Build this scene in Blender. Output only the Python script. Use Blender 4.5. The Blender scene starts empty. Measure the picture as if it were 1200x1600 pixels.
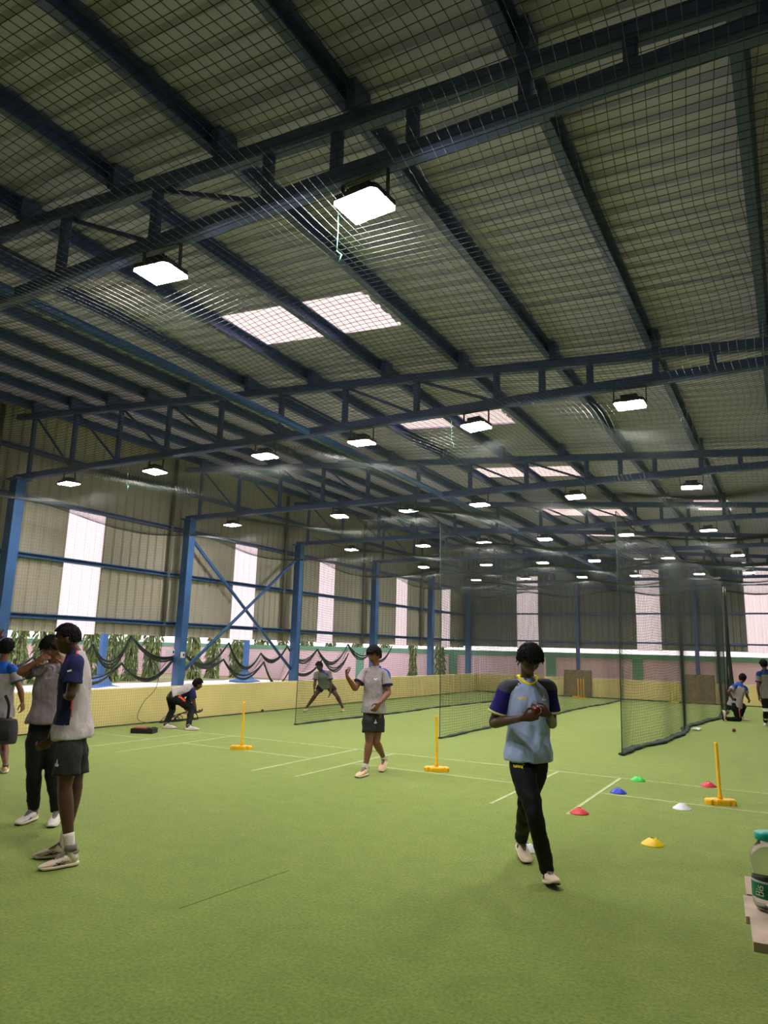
import bpy, bmesh, math, random
import numpy as np
from mathutils import Vector, Matrix, noise
from mathutils.bvhtree import BVHTree

random.seed(7)
SC = bpy.context.scene
COL = SC.collection
V = Vector
PI = math.pi

# ------------------------------------------------------------------ camera
F_PX, YAW, PITCH, ROLL, CAM_H = 1105.46, 0.5216, 0.1915, 0.0265, 1.6
_f = V((-math.sin(YAW) * math.cos(PITCH), math.cos(YAW) * math.cos(PITCH), math.sin(PITCH)))
_r0 = V((math.cos(YAW), math.sin(YAW), 0))
_u0 = _r0.cross(_f)
_r = _r0 * math.cos(ROLL) + _u0 * math.sin(ROLL)
_u = _r.cross(_f)
CAM = V((0, 0, CAM_H))
FH = V((-math.sin(YAW), math.cos(YAW), 0))       # horizontal view direction
RH = V((math.cos(YAW), math.sin(YAW), 0))        # horizontal, to the right
UP = V((0, 0, 1))


def ray(px, py):
    return _f + _r * ((px - 600) / F_PX) + _u * ((800 - py) / F_PX)


def at_depth(px, py, dep):
    d = ray(px, py)
    return CAM + d * (dep / d.dot(FH))


def at_z(px, py, z=0.0):
    d = ray(px, py)
    return CAM + d * ((z - CAM_H) / d.z)


def at_y(px, py, y):
    d = ray(px, py)
    return CAM + d * (y / d.y)


def at_x(px, py, x):
    d = ray(px, py)
    return CAM + d * (x / d.x)


cam_d = bpy.data.cameras.new('camera')
cam = bpy.data.objects.new('camera', cam_d)
COL.objects.link(cam)
cam_d.sensor_fit = 'VERTICAL'
cam_d.sensor_height = 24.0
cam_d.lens = F_PX / 1600 * 24.0
cam_d.clip_start = 0.05
cam_d.clip_end = 300
cam.matrix_world = Matrix(((_r.x, _u.x, -_f.x, 0), (_r.y, _u.y, -_f.y, 0), (_r.z, _u.z, -_f.z, CAM_H), (0, 0, 0, 1)))
SC.camera = cam

# ------------------------------------------------------------------ materials
MATS = {}


def mat(name, col, rough=0.6, metal=0.0, var=0.0, vscale=6.0, bump=0.0, bscale=60.0, spec=0.5, sheen=0.0,
        emit=None, estr=0.0, col2=None, detail=4.0):
    if name in MATS:
        return MATS[name]
    m = bpy.data.materials.new(name)
    m.use_nodes = True
    nt = m.node_tree
    b = nt.nodes['Principled BSDF']
    b.inputs['Roughness'].default_value = rough
    b.inputs['Metallic'].default_value = metal
    b.inputs['Specular IOR Level'].default_value = spec
    if sheen:
        b.inputs['Sheen Weight'].default_value = sheen
        b.inputs['Sheen Roughness'].default_value = 0.5
    tc = nt.nodes.new('ShaderNodeTexCoord')
    if var > 0 or col2:
        n = nt.nodes.new('ShaderNodeTexNoise')
        n.inputs['Scale'].default_value = vscale
        n.inputs['Detail'].default_value = detail
        nt.links.new(tc.outputs['Object'], n.inputs['Vector'])
        r = nt.nodes.new('ShaderNodeValToRGB')
        r.color_ramp.elements[0].position = 0.3
        r.color_ramp.elements[1].position = 0.7
        c2 = col2 or [c * (1 + var) for c in col]
        c1 = col if col2 else [c * (1 - var) for c in col]
        r.color_ramp.elements[0].color = (*c1, 1)
        r.color_ramp.elements[1].color = (*c2, 1)
        nt.links.new(n.outputs['Fac'], r.inputs['Fac'])
        nt.links.new(r.outputs['Color'], b.inputs['Base Color'])
    else:
        b.inputs['Base Color'].default_value = (*col, 1)
    if bump > 0:
        n2 = nt.nodes.new('ShaderNodeTexNoise')
        n2.inputs['Scale'].default_value = bscale
        n2.inputs['Detail'].default_value = 3
        nt.links.new(tc.outputs['Object'], n2.inputs['Vector'])
        bp = nt.nodes.new('ShaderNodeBump')
        bp.inputs['Strength'].default_value = bump
        bp.inputs['Distance'].default_value = 0.01
        nt.links.new(n2.outputs['Fac'], bp.inputs['Height'])
        nt.links.new(bp.outputs['Normal'], b.inputs['Normal'])
    if emit:
        b.inputs['Emission Color'].default_value = (*emit, 1)
        b.inputs['Emission Strength'].default_value = estr
    MATS[name] = m
    return m


def translucent_mat(name, col, rough=0.5):
    m = bpy.data.materials.new(name)
    m.use_nodes = True
    nt = m.node_tree
    nt.nodes.remove(nt.nodes['Principled BSDF'])
    out = nt.nodes['Material Output']
    t = nt.nodes.new('ShaderNodeBsdfTranslucent')
    t.inputs['Color'].default_value = (*col, 1)
    d = nt.nodes.new('ShaderNodeBsdfDiffuse')
    d.inputs['Color'].default_value = (col[0] * .5, col[1] * .5, col[2] * .5, 1)
    mx = nt.nodes.new('ShaderNodeMixShader')
    mx.inputs[0].default_value = 0.12
    n = nt.nodes.new('ShaderNodeTexNoise')
    n.inputs['Scale'].default_value = 3
    tc = nt.nodes.new('ShaderNodeTexCoord')
    nt.links.new(tc.outputs['Object'], n.inputs['Vector'])
    r = nt.nodes.new('ShaderNodeValToRGB')
    r.color_ramp.elements[0].color = (col[0] * .93, col[1] * .92, col[2] * .92, 1)
    r.color_ramp.elements[1].color = (*col, 1)
    nt.links.new(n.outputs['Fac'], r.inputs['Fac'])
    nt.links.new(r.outputs['Color'], t.inputs['Color'])
    nt.links.new(t.outputs[0], mx.inputs[1])
    nt.links.new(d.outputs[0], mx.inputs[2])
    nt.links.new(mx.outputs[0], out.inputs['Surface'])
    MATS[name] = m
    return m


def net_mat(name, col, tr):
    m = bpy.data.materials.new(name)
    m.use_nodes = True
    nt = m.node_tree
    b = nt.nodes['Principled BSDF']
    b.inputs['Base Color'].default_value = (*col, 1)
    b.inputs['Roughness'].default_value = 0.45
    b.inputs['Specular IOR Level'].default_value = 0.6
    out = nt.nodes['Material Output']
    t = nt.nodes.new('ShaderNodeBsdfTranslucent')
    t.inputs['Color'].default_value = (*[c * 1.6 for c in col], 1)
    mx = nt.nodes.new('ShaderNodeMixShader')
    mx.inputs[0].default_value = tr
    nt.links.new(b.outputs[0], mx.inputs[1])
    nt.links.new(t.outputs[0], mx.inputs[2])
    nt.links.new(mx.outputs[0], out.inputs['Surface'])
    MATS[name] = m
    return m


def srgb(r, g, b):
    f = lambda c: (c / 255 / 12.92) if c / 255 <= 0.04045 else ((c / 255 + 0.055) / 1.055) ** 2.4
    return (f(r), f(g), f(b))


# ------------------------------------------------------------------ mesh builder
ORG = {}


class MB:
    def __init__(self):
        self.v = []
        self.f = []
        self.fm = []
        self.mi = 0

    def add(self, vs, fs):
        k = len(self.v)
        self.v.extend(V(p) for p in vs)
        for f in fs:
            self.f.append([i + k for i in f])
            self.fm.append(self.mi)

    def box(self, lo, hi):
        x0, y0, z0 = lo
        x1, y1, z1 = hi
        self.add([(x0, y0, z0), (x1, y0, z0), (x1, y1, z0), (x0, y1, z0), (x0, y0, z1), (x1, y0, z1), (x1, y1, z1), (x0, y1, z1)],
                 [(0, 3, 2, 1), (4, 5, 6, 7), (0, 1, 5, 4), (1, 2, 6, 5), (2, 3, 7, 6), (3, 0, 4, 7)])

    def bar(self, p0, p1, w, h, up=UP):
        """rectangular bar with chamfered edges; w across, h along up"""
        p0, p1 = V(p0), V(p1)
        t = (p1 - p0).normalized()
        s = t.cross(up)
        if s.length < 1e-4:
            s = t.cross(V((1, 0, 0)))
        s.normalize()
        n = s.cross(t)
        c = min(w, h) * .14
        pr = [(-w / 2 + c, -h / 2), (w / 2 - c, -h / 2), (w / 2, -h / 2 + c), (w / 2, h / 2 - c), (w / 2 - c, h / 2), (-w / 2 + c, h / 2), (-w / 2, h / 2 - c), (-w / 2, -h / 2 + c)]
        self.prism(pr, p0, p1, s, n)

    def prism(self, pr, p0, p1, s, n):
        k = len(pr)
        vs = [V(p0) + s * a + n * b for a, b in pr] + [V(p1) + s * a + n * b for a, b in pr]
        fs = [(i, (i + 1) % k, (i + 1) % k + k, i + k) for i in range(k)]
        fs += [tuple(range(k - 1, -1, -1)), tuple(range(k, 2 * k))]
        self.add(vs, fs)

    def tube(self, pts, rad, lat=None, n=14, sub=0, cap=True):
        """tapered tube with elliptical sections; rad items r or (a along lat, b)"""
        pts = [V(p) for p in pts]
        rad = [(r, r) if not isinstance(r, (tuple, list)) else r for r in rad]
        if sub:
            np_, nr = [], []
            m = len(pts)
            for i in range(m - 1):
                p0, p1, p2, p3 = pts[max(i - 1, 0)], pts[i], pts[i + 1], pts[min(i + 2, m - 1)]
                q0, q1, q2, q3 = rad[max(i - 1, 0)], rad[i], rad[i + 1], rad[min(i + 2, m - 1)]
                for k in range(sub):
                    t = k / sub
                    cr = lambda a, b, c, d: 0.5 * ((2 * b) + (-a + c) * t + (2 * a - 5 * b + 4 * c - d) * t * t + (-a + 3 * b - 3 * c + d) * t ** 3)
                    np_.append(V([cr(p0[j], p1[j], p2[j], p3[j]) for j in range(3)]))
                    nr.append(tuple(max(cr(q0[j], q1[j], q2[j], q3[j]), .002) for j in range(2)))
            np_.append(pts[-1])
            nr.append(rad[-1])
            pts, rad = np_, nr
        m = len(pts)
        vs, fs = [], []
        prev = V(lat) if lat is not None else None
        for i in range(m):
            t = (pts[min(i + 1, m - 1)] - pts[max(i - 1, 0)])
            if t.length < 1e-7:
                t = UP.copy()
            t.normalize()
            if prev is None:
                prev = t.cross(V((.3, .9, .2)))
            a = prev - t * prev.dot(t)
            if a.length < 1e-5:
                a = t.cross(V((.2, .4, .9)))
            a.normalize()
            if lat is None:
                prev = a
            b = t.cross(a)
            for k in range(n):
                an = 2 * PI * k / n
                vs.append(pts[i] + a * (math.cos(an) * rad[i][0]) + b * (math.sin(an) * rad[i][1]))
        for i in range(m - 1):
            for k in range(n):
                k2 = (k + 1) % n
                fs.append((i * n + k, i * n + k2, (i + 1) * n + k2, (i + 1) * n + k))
        if cap:
            fs.append(tuple(range(n - 1, -1, -1)))
            fs.append(tuple((m - 1) * n + k for k in range(n)))
        self.add(vs, fs)

    def ell(self, c, ax, ay, az, n=16, m=10):
        c, ax, ay, az = V(c), V(ax), V(ay), V(az)
        vs = [c + az]
        for i in range(1, m):
            th = PI * i / m
            for k in range(n):
                ph = 2 * PI * k / n
                vs.append(c + ax * (math.sin(th) * math.cos(ph)) + ay * (math.sin(th) * math.sin(ph)) + az * math.cos(th))
        vs.append(c - az)
        fs = [(0, 1 + k, 1 + (k + 1) % n) for k in range(n)]
        for i in range(m - 2):
            for k in range(n):
                a = 1 + i * n
                fs.append((a + k, a + n + k, a + n + (k + 1) % n, a + (k + 1) % n))
        l = len(vs) - 1
        a = 1 + (m - 2) * n
        fs += [(l, a + (k + 1) % n, a + k) for k in range(n)]
        self.add(vs, fs)

    def lathe(self, prof, c=(0, 0, 0), n=24, ax=UP):
        c = V(c)
        ax = V(ax).normalized()
        s = ax.cross(V((0.1, 1, 0))).normalized()
        t = ax.cross(s)
        vs, fs = [], []
        for r, z in prof:
            for k in range(n):
                a = 2 * PI * k / n
                vs.append(c + ax * z + (s * math.cos(a) + t * math.sin(a)) * max(r, 1e-4))
        for i in range(len(prof) - 1):
            for k in range(n):
                k2 = (k + 1) % n
                fs.append((i * n + k, i * n + k2, (i + 1) * n + k2, (i + 1) * n + k))
        self.add(vs, fs)

    def build(self, name, mats, parent=None, smooth=False, world=True):
        me = bpy.data.meshes.new(name)
        o = V((0, 0, 0))
        if parent is not None and world:
            o = ORG.get(parent.name, V((0, 0, 0)))
        me.from_pydata([p - o for p in self.v], [], self.f)
        if not isinstance(mats, (list, tuple)):
            mats = [mats]
        for m in mats:
            me.materials.append(m)
        if len(mats) > 1:
            me.polygons.foreach_set('material_index', self.fm)
        if smooth:
            me.polygons.foreach_set('use_smooth', [True] * len(me.polygons))
        me.validate()
        me.update()
        return link(name, me, parent, o)


def link(name, me, parent=None, origin=None):
    ob = bpy.data.objects.new(name, me)
    COL.objects.link(ob)
    if parent is not None:
        ob.parent = parent
        ORG[ob.name] = origin if origin is not None else ORG.get(parent.name, V((0, 0, 0)))
    return ob


def tag(o, label, cat, group=None, kind=None):
    o['label'] = label
    o['category'] = cat
    if group:
        o['group'] = group
    if kind:
        o['kind'] = kind
    return o


def thing(name, label, cat, loc=(0, 0, 0), rz=0.0, group=None, local=False):
    o = bpy.data.objects.new(name, None)
    o.empty_display_size = .1
    COL.objects.link(o)
    o.location = loc
    o.rotation_euler = (0, 0, rz)
    ORG[o.name] = V((0, 0, 0)) if local else V(loc)
    return tag(o, label, cat, group)


def structure(o):
    o['kind'] = 'structure'
    return o


def copy_tree(o, label=None, loc=None, rz=None):
    def cp(x, par):
        c = x.copy()
        COL.objects.link(c)
        if par is not None:
            c.parent = par
        ORG[c.name] = ORG.get(x.name, V((0, 0, 0)))
        for ch in x.children:
            cp(ch, c)
        return c
    r = cp(o, None)
    if label:
        r['label'] = label
    if loc is not None:
        r.location = loc
    if rz is not None:
        r.rotation_euler = (0, 0, rz)
    return r


def np_mesh(name, verts, quads, m, parent=None, smooth=False):
    me = bpy.data.meshes.new(name)
    nv, nf = len(verts), len(quads)
    me.vertices.add(nv)
    me.vertices.foreach_set('co', np.ascontiguousarray(verts, dtype=np.float32).ravel())
    me.loops.add(nf * 4)
    me.loops.foreach_set('vertex_index', np.ascontiguousarray(quads, dtype=np.int32).ravel())
    me.polygons.add(nf)
    me.polygons.foreach_set('loop_start', np.arange(0, nf * 4, 4, dtype=np.int32))
    me.polygons.foreach_set('loop_total', np.full(nf, 4, dtype=np.int32))
    if smooth:
        me.polygons.foreach_set('use_smooth', np.ones(nf, dtype=bool))
    me.materials.append(m)
    me.update(calc_edges=True)
    me.validate()
    return link(name, me, parent)


def strands(P, r):
    """P: (n strands, m points, 3) -> verts, quads of three-sided cords"""
    n, m, _ = P.shape
    T = np.empty_like(P)
    T[:, 1:-1] = P[:, 2:] - P[:, :-2]
    T[:, 0] = P[:, 1] - P[:, 0]
    T[:, -1] = P[:, -1] - P[:, -2]
    T /= np.linalg.norm(T, axis=2, keepdims=True) + 1e-9
    ref = np.zeros_like(T)
    ref[..., 2] = 1
    vert = np.abs(T[..., 2]) > .8
    ref[vert] = (0, 1, 0)
    A = np.cross(T, ref)
    A /= np.linalg.norm(A, axis=2, keepdims=True) + 1e-9
    B = np.cross(T, A)
    ring = []
    for k in range(3):
        an = 2 * PI * k / 3 + PI / 2
        ring.append(P + r * (A * math.cos(an) + B * math.sin(an)))
    W = np.stack(ring, axis=2)                     # n,m,3,3
    verts = W.reshape(-1, 3)
    idx = np.arange(n * m * 3).reshape(n, m, 3)
    q = []
    for k in range(3):
        k2 = (k + 1) % 3
        q.append(np.stack([idx[:, :-1, k], idx[:, :-1, k2], idx[:, 1:, k2], idx[:, 1:, k]], axis=-1).reshape(-1, 4))
    return verts, np.concatenate(q)


def net_mesh(name, fn, U, W, cell, seg, r, m, parent=None, cellw=None):
    """fn(u, w) vectorised -> xyz; cords along u and along w"""
    cellw = cellw or cell
    us = np.linspace(U[0], U[1], max(2, int((U[1] - U[0]) / seg) + 1))
    ws = np.linspace(W[0], W[1], max(2, int((W[1] - W[0]) / seg) + 1))
    ul = np.linspace(U[0], U[1], max(2, int((U[1] - U[0]) / cell) + 1))
    wl = np.linspace(W[0], W[1], max(2, int((W[1] - W[0]) / cellw) + 1))
    a = np.stack(fn(*np.meshgrid(us, wl)), axis=-1)             # strands along u
    b = np.stack(fn(*np.meshgrid(ul, ws, indexing='ij')), axis=-1)
    va, qa = strands(a, r)
    vb, qb = strands(b, r)
    return np_mesh(name, np.concatenate([va, vb]), np.concatenate([qa, qb + len(va)]), m, parent)


# ------------------------------------------------------------------ palette
M_BLUE = mat('blue_paint', srgb(50, 96, 150), .5, var=.12, vscale=3, bump=.05)
M_NAVY = mat('navy_paint', srgb(82, 98, 150), .5, var=.12, vscale=2, bump=.05)
M_ROOF = mat('roof_sheet', srgb(202, 192, 230), .55, var=.06, vscale=.6)
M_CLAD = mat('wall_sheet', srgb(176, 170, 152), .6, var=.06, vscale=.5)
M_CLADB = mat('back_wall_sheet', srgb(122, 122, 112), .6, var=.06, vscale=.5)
M_TRANS = translucent_mat('translucent_sheet', (.96, .85, .88))
M_SKYL = translucent_mat('translucent_roof_sheet', (.80, .64, .60))
M_YWALL = mat('yellow_wall_paint', srgb(240, 224, 150), .8, var=.07, vscale=1.3, bump=.1, bscale=25)
M_NET = net_mat('netting', srgb(52, 62, 54), .3)
M_NETD = net_mat('dark_netting', srgb(36, 54, 44), .25)
M_ROPE = mat('net_rope', srgb(32, 62, 48), .7)
M_BLACK = mat('black_plastic', srgb(22, 22, 24), .4)
M_LAMPB = mat('lamp_housing', srgb(60, 62, 66), .4, metal=.4)
M_LENS = mat('lamp_lens', (.9, .9, .9), .3, emit=(1.0, .925, .90), estr=255.0)
M_YEL = mat('yellow_plastic', srgb(245, 190, 20), .4, var=.04)
M_PINK = mat('pink_plaster', srgb(236, 206, 220), .9, var=.08, vscale=.8, bump=.08)
M_GREENP = mat('green_plaster', srgb(112, 164, 138), .8, var=.1, vscale=1.5)
M_LEAF = mat('leaf_green', srgb(112, 134, 74), .6, var=.4, vscale=2.5)
M_BARK = mat('bark', srgb(90, 76, 60), .9, var=.2)
M_GROUND = mat('outside_ground', srgb(140, 138, 100), .95, var=.2, vscale=.6)
M_TARP = mat('white_tarp', srgb(232, 222, 228), .5, var=.05, vscale=1)
M_LINE = mat('crease_paint', srgb(182, 192, 140), .9, var=.15, vscale=9)
M_WOOD = mat('weathered_wood', srgb(222, 200, 178), .8, var=.25, vscale=7, bump=.3, bscale=30)
M_COIR = mat('coir_board', srgb(140, 124, 92), .95, var=.25, vscale=9, bump=.3, bscale=50)
M_WHITE = mat('white_plastic', srgb(230, 232, 236), .4)
M_CABLE = mat('cable_rubber', srgb(30, 34, 32), .6)


def turf():
    m = bpy.data.materials.new('turf')
    m.use_nodes = True
    nt = m.node_tree
    b = nt.nodes['Principled BSDF']
    b.inputs['Roughness'].default_value = .95
    b.inputs['Specular IOR Level'].default_value = .15
    b.inputs['Sheen Weight'].default_value = .5
    b.inputs['Sheen Roughness'].default_value = .6
    b.inputs['Sheen Tint'].default_value = (.9, 1.0, .5, 1)
    tc = nt.nodes.new('ShaderNodeTexCoord')

    def nz(scale, detail=4):
        n = nt.nodes.new('ShaderNodeTexNoise')
        n.inputs['Scale'].default_value = scale
        n.inputs['Detail'].default_value = detail
        nt.links.new(tc.outputs['Object'], n.inputs['Vector'])
        return n

    def ramp(src, a, bb, p0=.3, p1=.7):
        r = nt.nodes.new('ShaderNodeValToRGB')
        r.color_ramp.elements[0].position = p0
        r.color_ramp.elements[1].position = p1
        r.color_ramp.elements[0].color = (*a, 1)
        r.color_ramp.elements[1].color = (*bb, 1)
        nt.links.new(src.outputs['Fac'], r.inputs['Fac'])
        return r
    big = ramp(nz(.45, 3), srgb(107, 133, 50), srgb(120, 145, 58))
    fine = ramp(nz(48, 7), (.42, .5, .34), (1.5, 1.4, 1.3), .28, .72)
    mid = ramp(nz(5, 8), (.80, .84, .78), (1.12, 1.1, 1.1))
    m1 = nt.nodes.new('ShaderNodeMix')
    m1.data_type = 'RGBA'
    m1.blend_type = 'MULTIPLY'
    m1.inputs[0].default_value = 1
    nt.links.new(big.outputs[0], m1.inputs[6])
    nt.links.new(fine.outputs[0], m1.inputs[7])
    m2 = nt.nodes.new('ShaderNodeMix')
    m2.data_type = 'RGBA'
    m2.blend_type = 'MULTIPLY'
    m2.inputs[0].default_value = 1
    nt.links.new(m1.outputs[2], m2.inputs[6])
    nt.links.new(mid.outputs[0], m2.inputs[7])
    nt.links.new(m2.outputs[2], b.inputs['Base Color'])
    bp = nt.nodes.new('ShaderNodeBump')
    bp.inputs['Strength'].default_value = .5
    bp.inputs['Distance'].default_value = .012
    h = nz(160, 2)
    nt.links.new(h.outputs['Fac'], bp.inputs['Height'])
    nt.links.new(bp.outputs['Normal'], b.inputs['Normal'])
    return m


M_TURF = turf()

# ------------------------------------------------------------------ the hall
XW = -12.28      # left cladding plane
XR = 3.0         # right wall
Y0, Y1 = -6.0, 28.5
S = 4.27
TY = [3.25 + S * k for k in range(-1, 7)]        # truss lines
TY[-1] = 28.25
ZB = 4.47


def zroof(x):
    return 4.82 - .0805 * x


def ztop(x):
    return 4.66 - .0805 * x


b = MB()
b.box((-11.56, Y0, -.2), (XR, 28.22, 0))
floor = structure(b.build('floor', M_TURF))
b = MB()
b.box((-60, -30, -.25), (40, 90, -.06))
structure(b.build('ground', M_GROUND))

SKY = [(-5.62, -3.6, 5.67, 6.53), (-5.62, -3.6, 9.65, 10.42), (-5.62, -3.53, 13.35, 14.18), (-5.6, -3.5, 18.0, 18.95),
       (-5.5, -3.43, 21.8, 22.8), (-5.5, -3.43, 26.0, 26.9), (-1.72, -1.02, 16.8, 18.05), (-1.5, -1.0, 21.8, 22.7)]
PROF = [(0, 0), (.03, .028), (.085, .028), (.115, 0)]     # trapezoid rib then flat
PITCHC = .23


def corr_stations(a, bb):
    out = []
    k = math.floor(a / PITCHC)
    while k * PITCHC < bb:
        for s, h in PROF:
            y = k * PITCHC + s
            if a <= y <= bb:
                out.append((y, h))
        k += 1
    if not out or out[0][0] > a + 1e-4:
        out.insert(0, (a, 0))
    if out[-1][0] < bb - 1e-4:
        out.append((bb, 0))
    return out


def corr_sheet(mb, y_rng, u_rng, fn):
    st = corr_stations(*y_rng)
    vs, fs = [], []
    for y, h in st:
        vs.append(fn(u_rng[0], y, h))
        vs.append(fn(u_rng[1], y, h))
    for i in range(len(st) - 1):
        fs.append((2 * i, 2 * i + 1, 2 * i + 3, 2 * i + 2))
    mb.add(vs, fs)


def panels(rng_y, rng_u, holes):
    """split a rectangle into rectangles around the holes (u0,u1,y0,y1)"""
    ys = sorted({rng_y[0], rng_y[1]} | {h[2] for h in holes} | {h[3] for h in holes})
    out = []
    for a, bb in zip(ys[:-1], ys[1:]):
        mid = (a + bb) / 2
        hs = sorted((h[0], h[1]) for h in holes if h[2] <= mid <= h[3])
        u = rng_u[0]
        for h0, h1 in hs:
            if h0 > u:
                out.append((a, bb, u, h0))
            u = h1
        if u < rng_u[1]:
            out.append((a, bb, u, rng_u[1]))
    return out


roof_fn = lambda x, y, h: V((x, y, zroof(x) + .09 + h))
mb = MB()
for a, bb, u0, u1 in panels((Y0, Y1 + .1), (XW - .1, XR + .1), SKY):
    corr_sheet(mb, (a, bb), (u0, u1), roof_fn)
structure(mb.build('ceiling', M_ROOF))
nwin = 0
for x0, x1, y0, y1 in SKY:
    nwin += 1
    mb = MB()
    corr_sheet(mb, (y0 - .02, y1 + .02), (x0 - .02, x1 + .02), lambda x, y, h: V((x, y, zroof(x) + .094 + h)))
    structure(mb.build('window_%d' % nwin, M_SKYL))

# left cladding with translucent strips
LSTR = [(4.5, 5.35), (8.86, 9.73), (13.76, 14.63), (17.56, 18.43), (22.41, 23.27), (26.27, 27.1)]
left_fn = lambda z, y, h: V((XW - h, y, z))
mb = MB()
for a, bb, u0, u1 in panels((Y0, Y1), (1.76, zroof(XW) + .1), [(1.74, 4.18, y0, y1) for y0, y1 in LSTR]):
    corr_sheet(mb, (a, bb), (u0, u1), left_fn)
structure(mb.build('wall_left', M_CLAD))
for y0, y1 in LSTR:
    nwin += 1
    mb = MB()
    corr_sheet(mb, (y0 - .01, y1 + .01), (1.74, 4.2), lambda z, y, h: V((XW - .004 - h, y, z)))
    structure(mb.build('window_%d' % nwin, M_TRANS))
# back cladding
BSTR = [(-9.88, -8.98, 4.72), (-5.14, -4.26, 5.15), (-1.4, -.1, 4.85), (1.6, 2.4, 4.6)]
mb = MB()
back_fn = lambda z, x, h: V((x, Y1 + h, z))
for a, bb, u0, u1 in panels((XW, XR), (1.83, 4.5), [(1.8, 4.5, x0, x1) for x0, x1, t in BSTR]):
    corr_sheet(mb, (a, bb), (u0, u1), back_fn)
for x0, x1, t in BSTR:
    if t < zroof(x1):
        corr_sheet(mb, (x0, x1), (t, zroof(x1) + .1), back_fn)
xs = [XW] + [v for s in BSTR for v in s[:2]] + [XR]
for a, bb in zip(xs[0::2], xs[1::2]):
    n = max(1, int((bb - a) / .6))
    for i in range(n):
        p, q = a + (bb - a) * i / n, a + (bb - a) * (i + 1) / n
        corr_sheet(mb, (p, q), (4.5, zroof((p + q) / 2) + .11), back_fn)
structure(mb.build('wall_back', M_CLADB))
for x0, x1, t in BSTR:
    nwin += 1
    mb = MB()
    corr_sheet(mb, (x0 - .01, x1 + .01), (1.8, min(t, zroof(x1) + .1)), lambda z, x, h: V((x, Y1 + .004 + h, z)))
    structure(mb.build('window_%d' % nwin, M_TRANS))
# walls outside the frame: right side and behind the camera
mb = MB()
corr_sheet(mb, (Y0, Y1), (0, zroof(XR) + .1), lambda z, y, h: V((XR + h, y, z)))
structure(mb.build('wall_right', M_CLAD))
mb = MB()
corr_sheet(mb, (XW, XR), (0, 5.6), lambda z, x, h: V((x, Y0 - h, z)))
structure(mb.build('wall_front', M_CLAD))
# low yellow walls
mb = MB()
mb.box((-11.8, Y0, -.2), (-11.55, 28.45, .7))
structure(mb.build('wall_low_left', M_YWALL))
mb = MB()
mb.box((-11.55, 28.2, -.2), (XR, 28.42, .7))
structure(mb.build('wall_low_back', M_YWALL))
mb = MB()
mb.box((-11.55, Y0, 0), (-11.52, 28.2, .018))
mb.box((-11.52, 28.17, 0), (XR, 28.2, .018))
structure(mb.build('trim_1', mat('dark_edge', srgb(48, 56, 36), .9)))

# ------------------------------------------------------------------ steelwork
COLX = -11.95


def column(x, y, label, top=4.42, z0=0.0):
    t = thing('steel_column', label, 'column', (x, y, z0), group='blue columns')
    m = MB()
    for s in (-1, 1):
        m.bar((x, y + s * .085, z0), (x, y + s * .085, top), .2, .022, V((0, 1, 0)))
    m.bar((x, y, z0), (x, y, top), .012, .15, V((0, 1, 0)))
    m.bar((x + .09, y, z0), (x + .09, y, top), .022, .19, V((0, 1, 0)))
    m.build('shaft', M_BLUE, t)
    m = MB()
    m.box((x - .16, y - .15, top), (x + .17, y + .15, top + .025))
    m.build('cap_plate', M_NAVY, t)
    return t


ordw = ['nearest', 'second', 'third', 'fourth', 'fifth', 'sixth', 'seventh']
for k, y in enumerate(TY):
    if y < 2:
        continue
    lab = {2: 'blue steel column at the left frame edge behind the group of boys',
           3: 'blue steel column behind the boy bending by the yellow wall',
           4: 'blue steel column at the right end of the cross bracing',
           5: 'blue steel column behind the grey-shirted thrower, standing in the low yellow wall',
           6: 'blue steel column between the two trees nearest the hall corner',
           7: 'blue steel column in the far left corner of the hall'}.get(k, 'blue steel column of the left wall, out of frame')
    column(COLX, min(y, 28.3), lab)
    if 2 <= k <= 6:
        m = MB()
        m.tube([(XW + .07, y - .3, .72 if k < 3 else 1.75), (XW + .07, y - .3, zroof(XW))], [.045, .045], n=10)
        o = m.build('wall_upright', mat('grey_upright', srgb(110, 106, 94), .6), smooth=True)  # grey upright beside the column, purpose unknown, drawn as a round tube
        tag(o, 'grey vertical pipe on the left wall beside the %s visible blue column' % ordw[k - 2], 'upright', 'wall uprights')
for x, lab in ((-7.36, 'slim blue column of the far wall behind the left coir board'),
               (-3.05, 'slim blue column of the far wall behind the right coir board')):
    t = thing('steel_column', lab, 'column', (x, Y1 - .12, .7), group='far wall columns')
    m = MB()
    m.bar((x, Y1 - .12, .7), (x, Y1 - .12, zroof(x)), .14, .14, V((0, 1, 0)))
    m.build('shaft', M_NAVY, t)
    m = MB()
    m.box((x - .13, Y1 - .25, .7), (x + .13, Y1 - .01, .72))
    m.build('base_plate', M_NAVY, t)

for i, (dy, z, sz) in enumerate(((-.06, 1.36, .13), (-.34, 1.42, .11))):
    c = V((-11.8 if i == 0 else -11.9, TY[3] + dy, z))
    t = thing('switch_box', ['white switch box on the blue column behind the bending boy', 'small white switch box hanging just left of the blue column behind the bending boy'][i], 'switch', c, group='switch boxes')
    m = MB()
    m.bar(c - UP * sz / 2, c + UP * sz / 2, .09, .06 if i == 0 else .2, V((1, 0, 0)))
    m.build('body', M_WHITE, t)
    m = MB()
    m.box((c.x + (.03 if i == 0 else .1), c.y - .02, c.z - .03), (c.x + (.036 if i == 0 else .106), c.y + .02, c.z + .03))
    m.build('cover_plate', M_BLACK, t)

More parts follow.
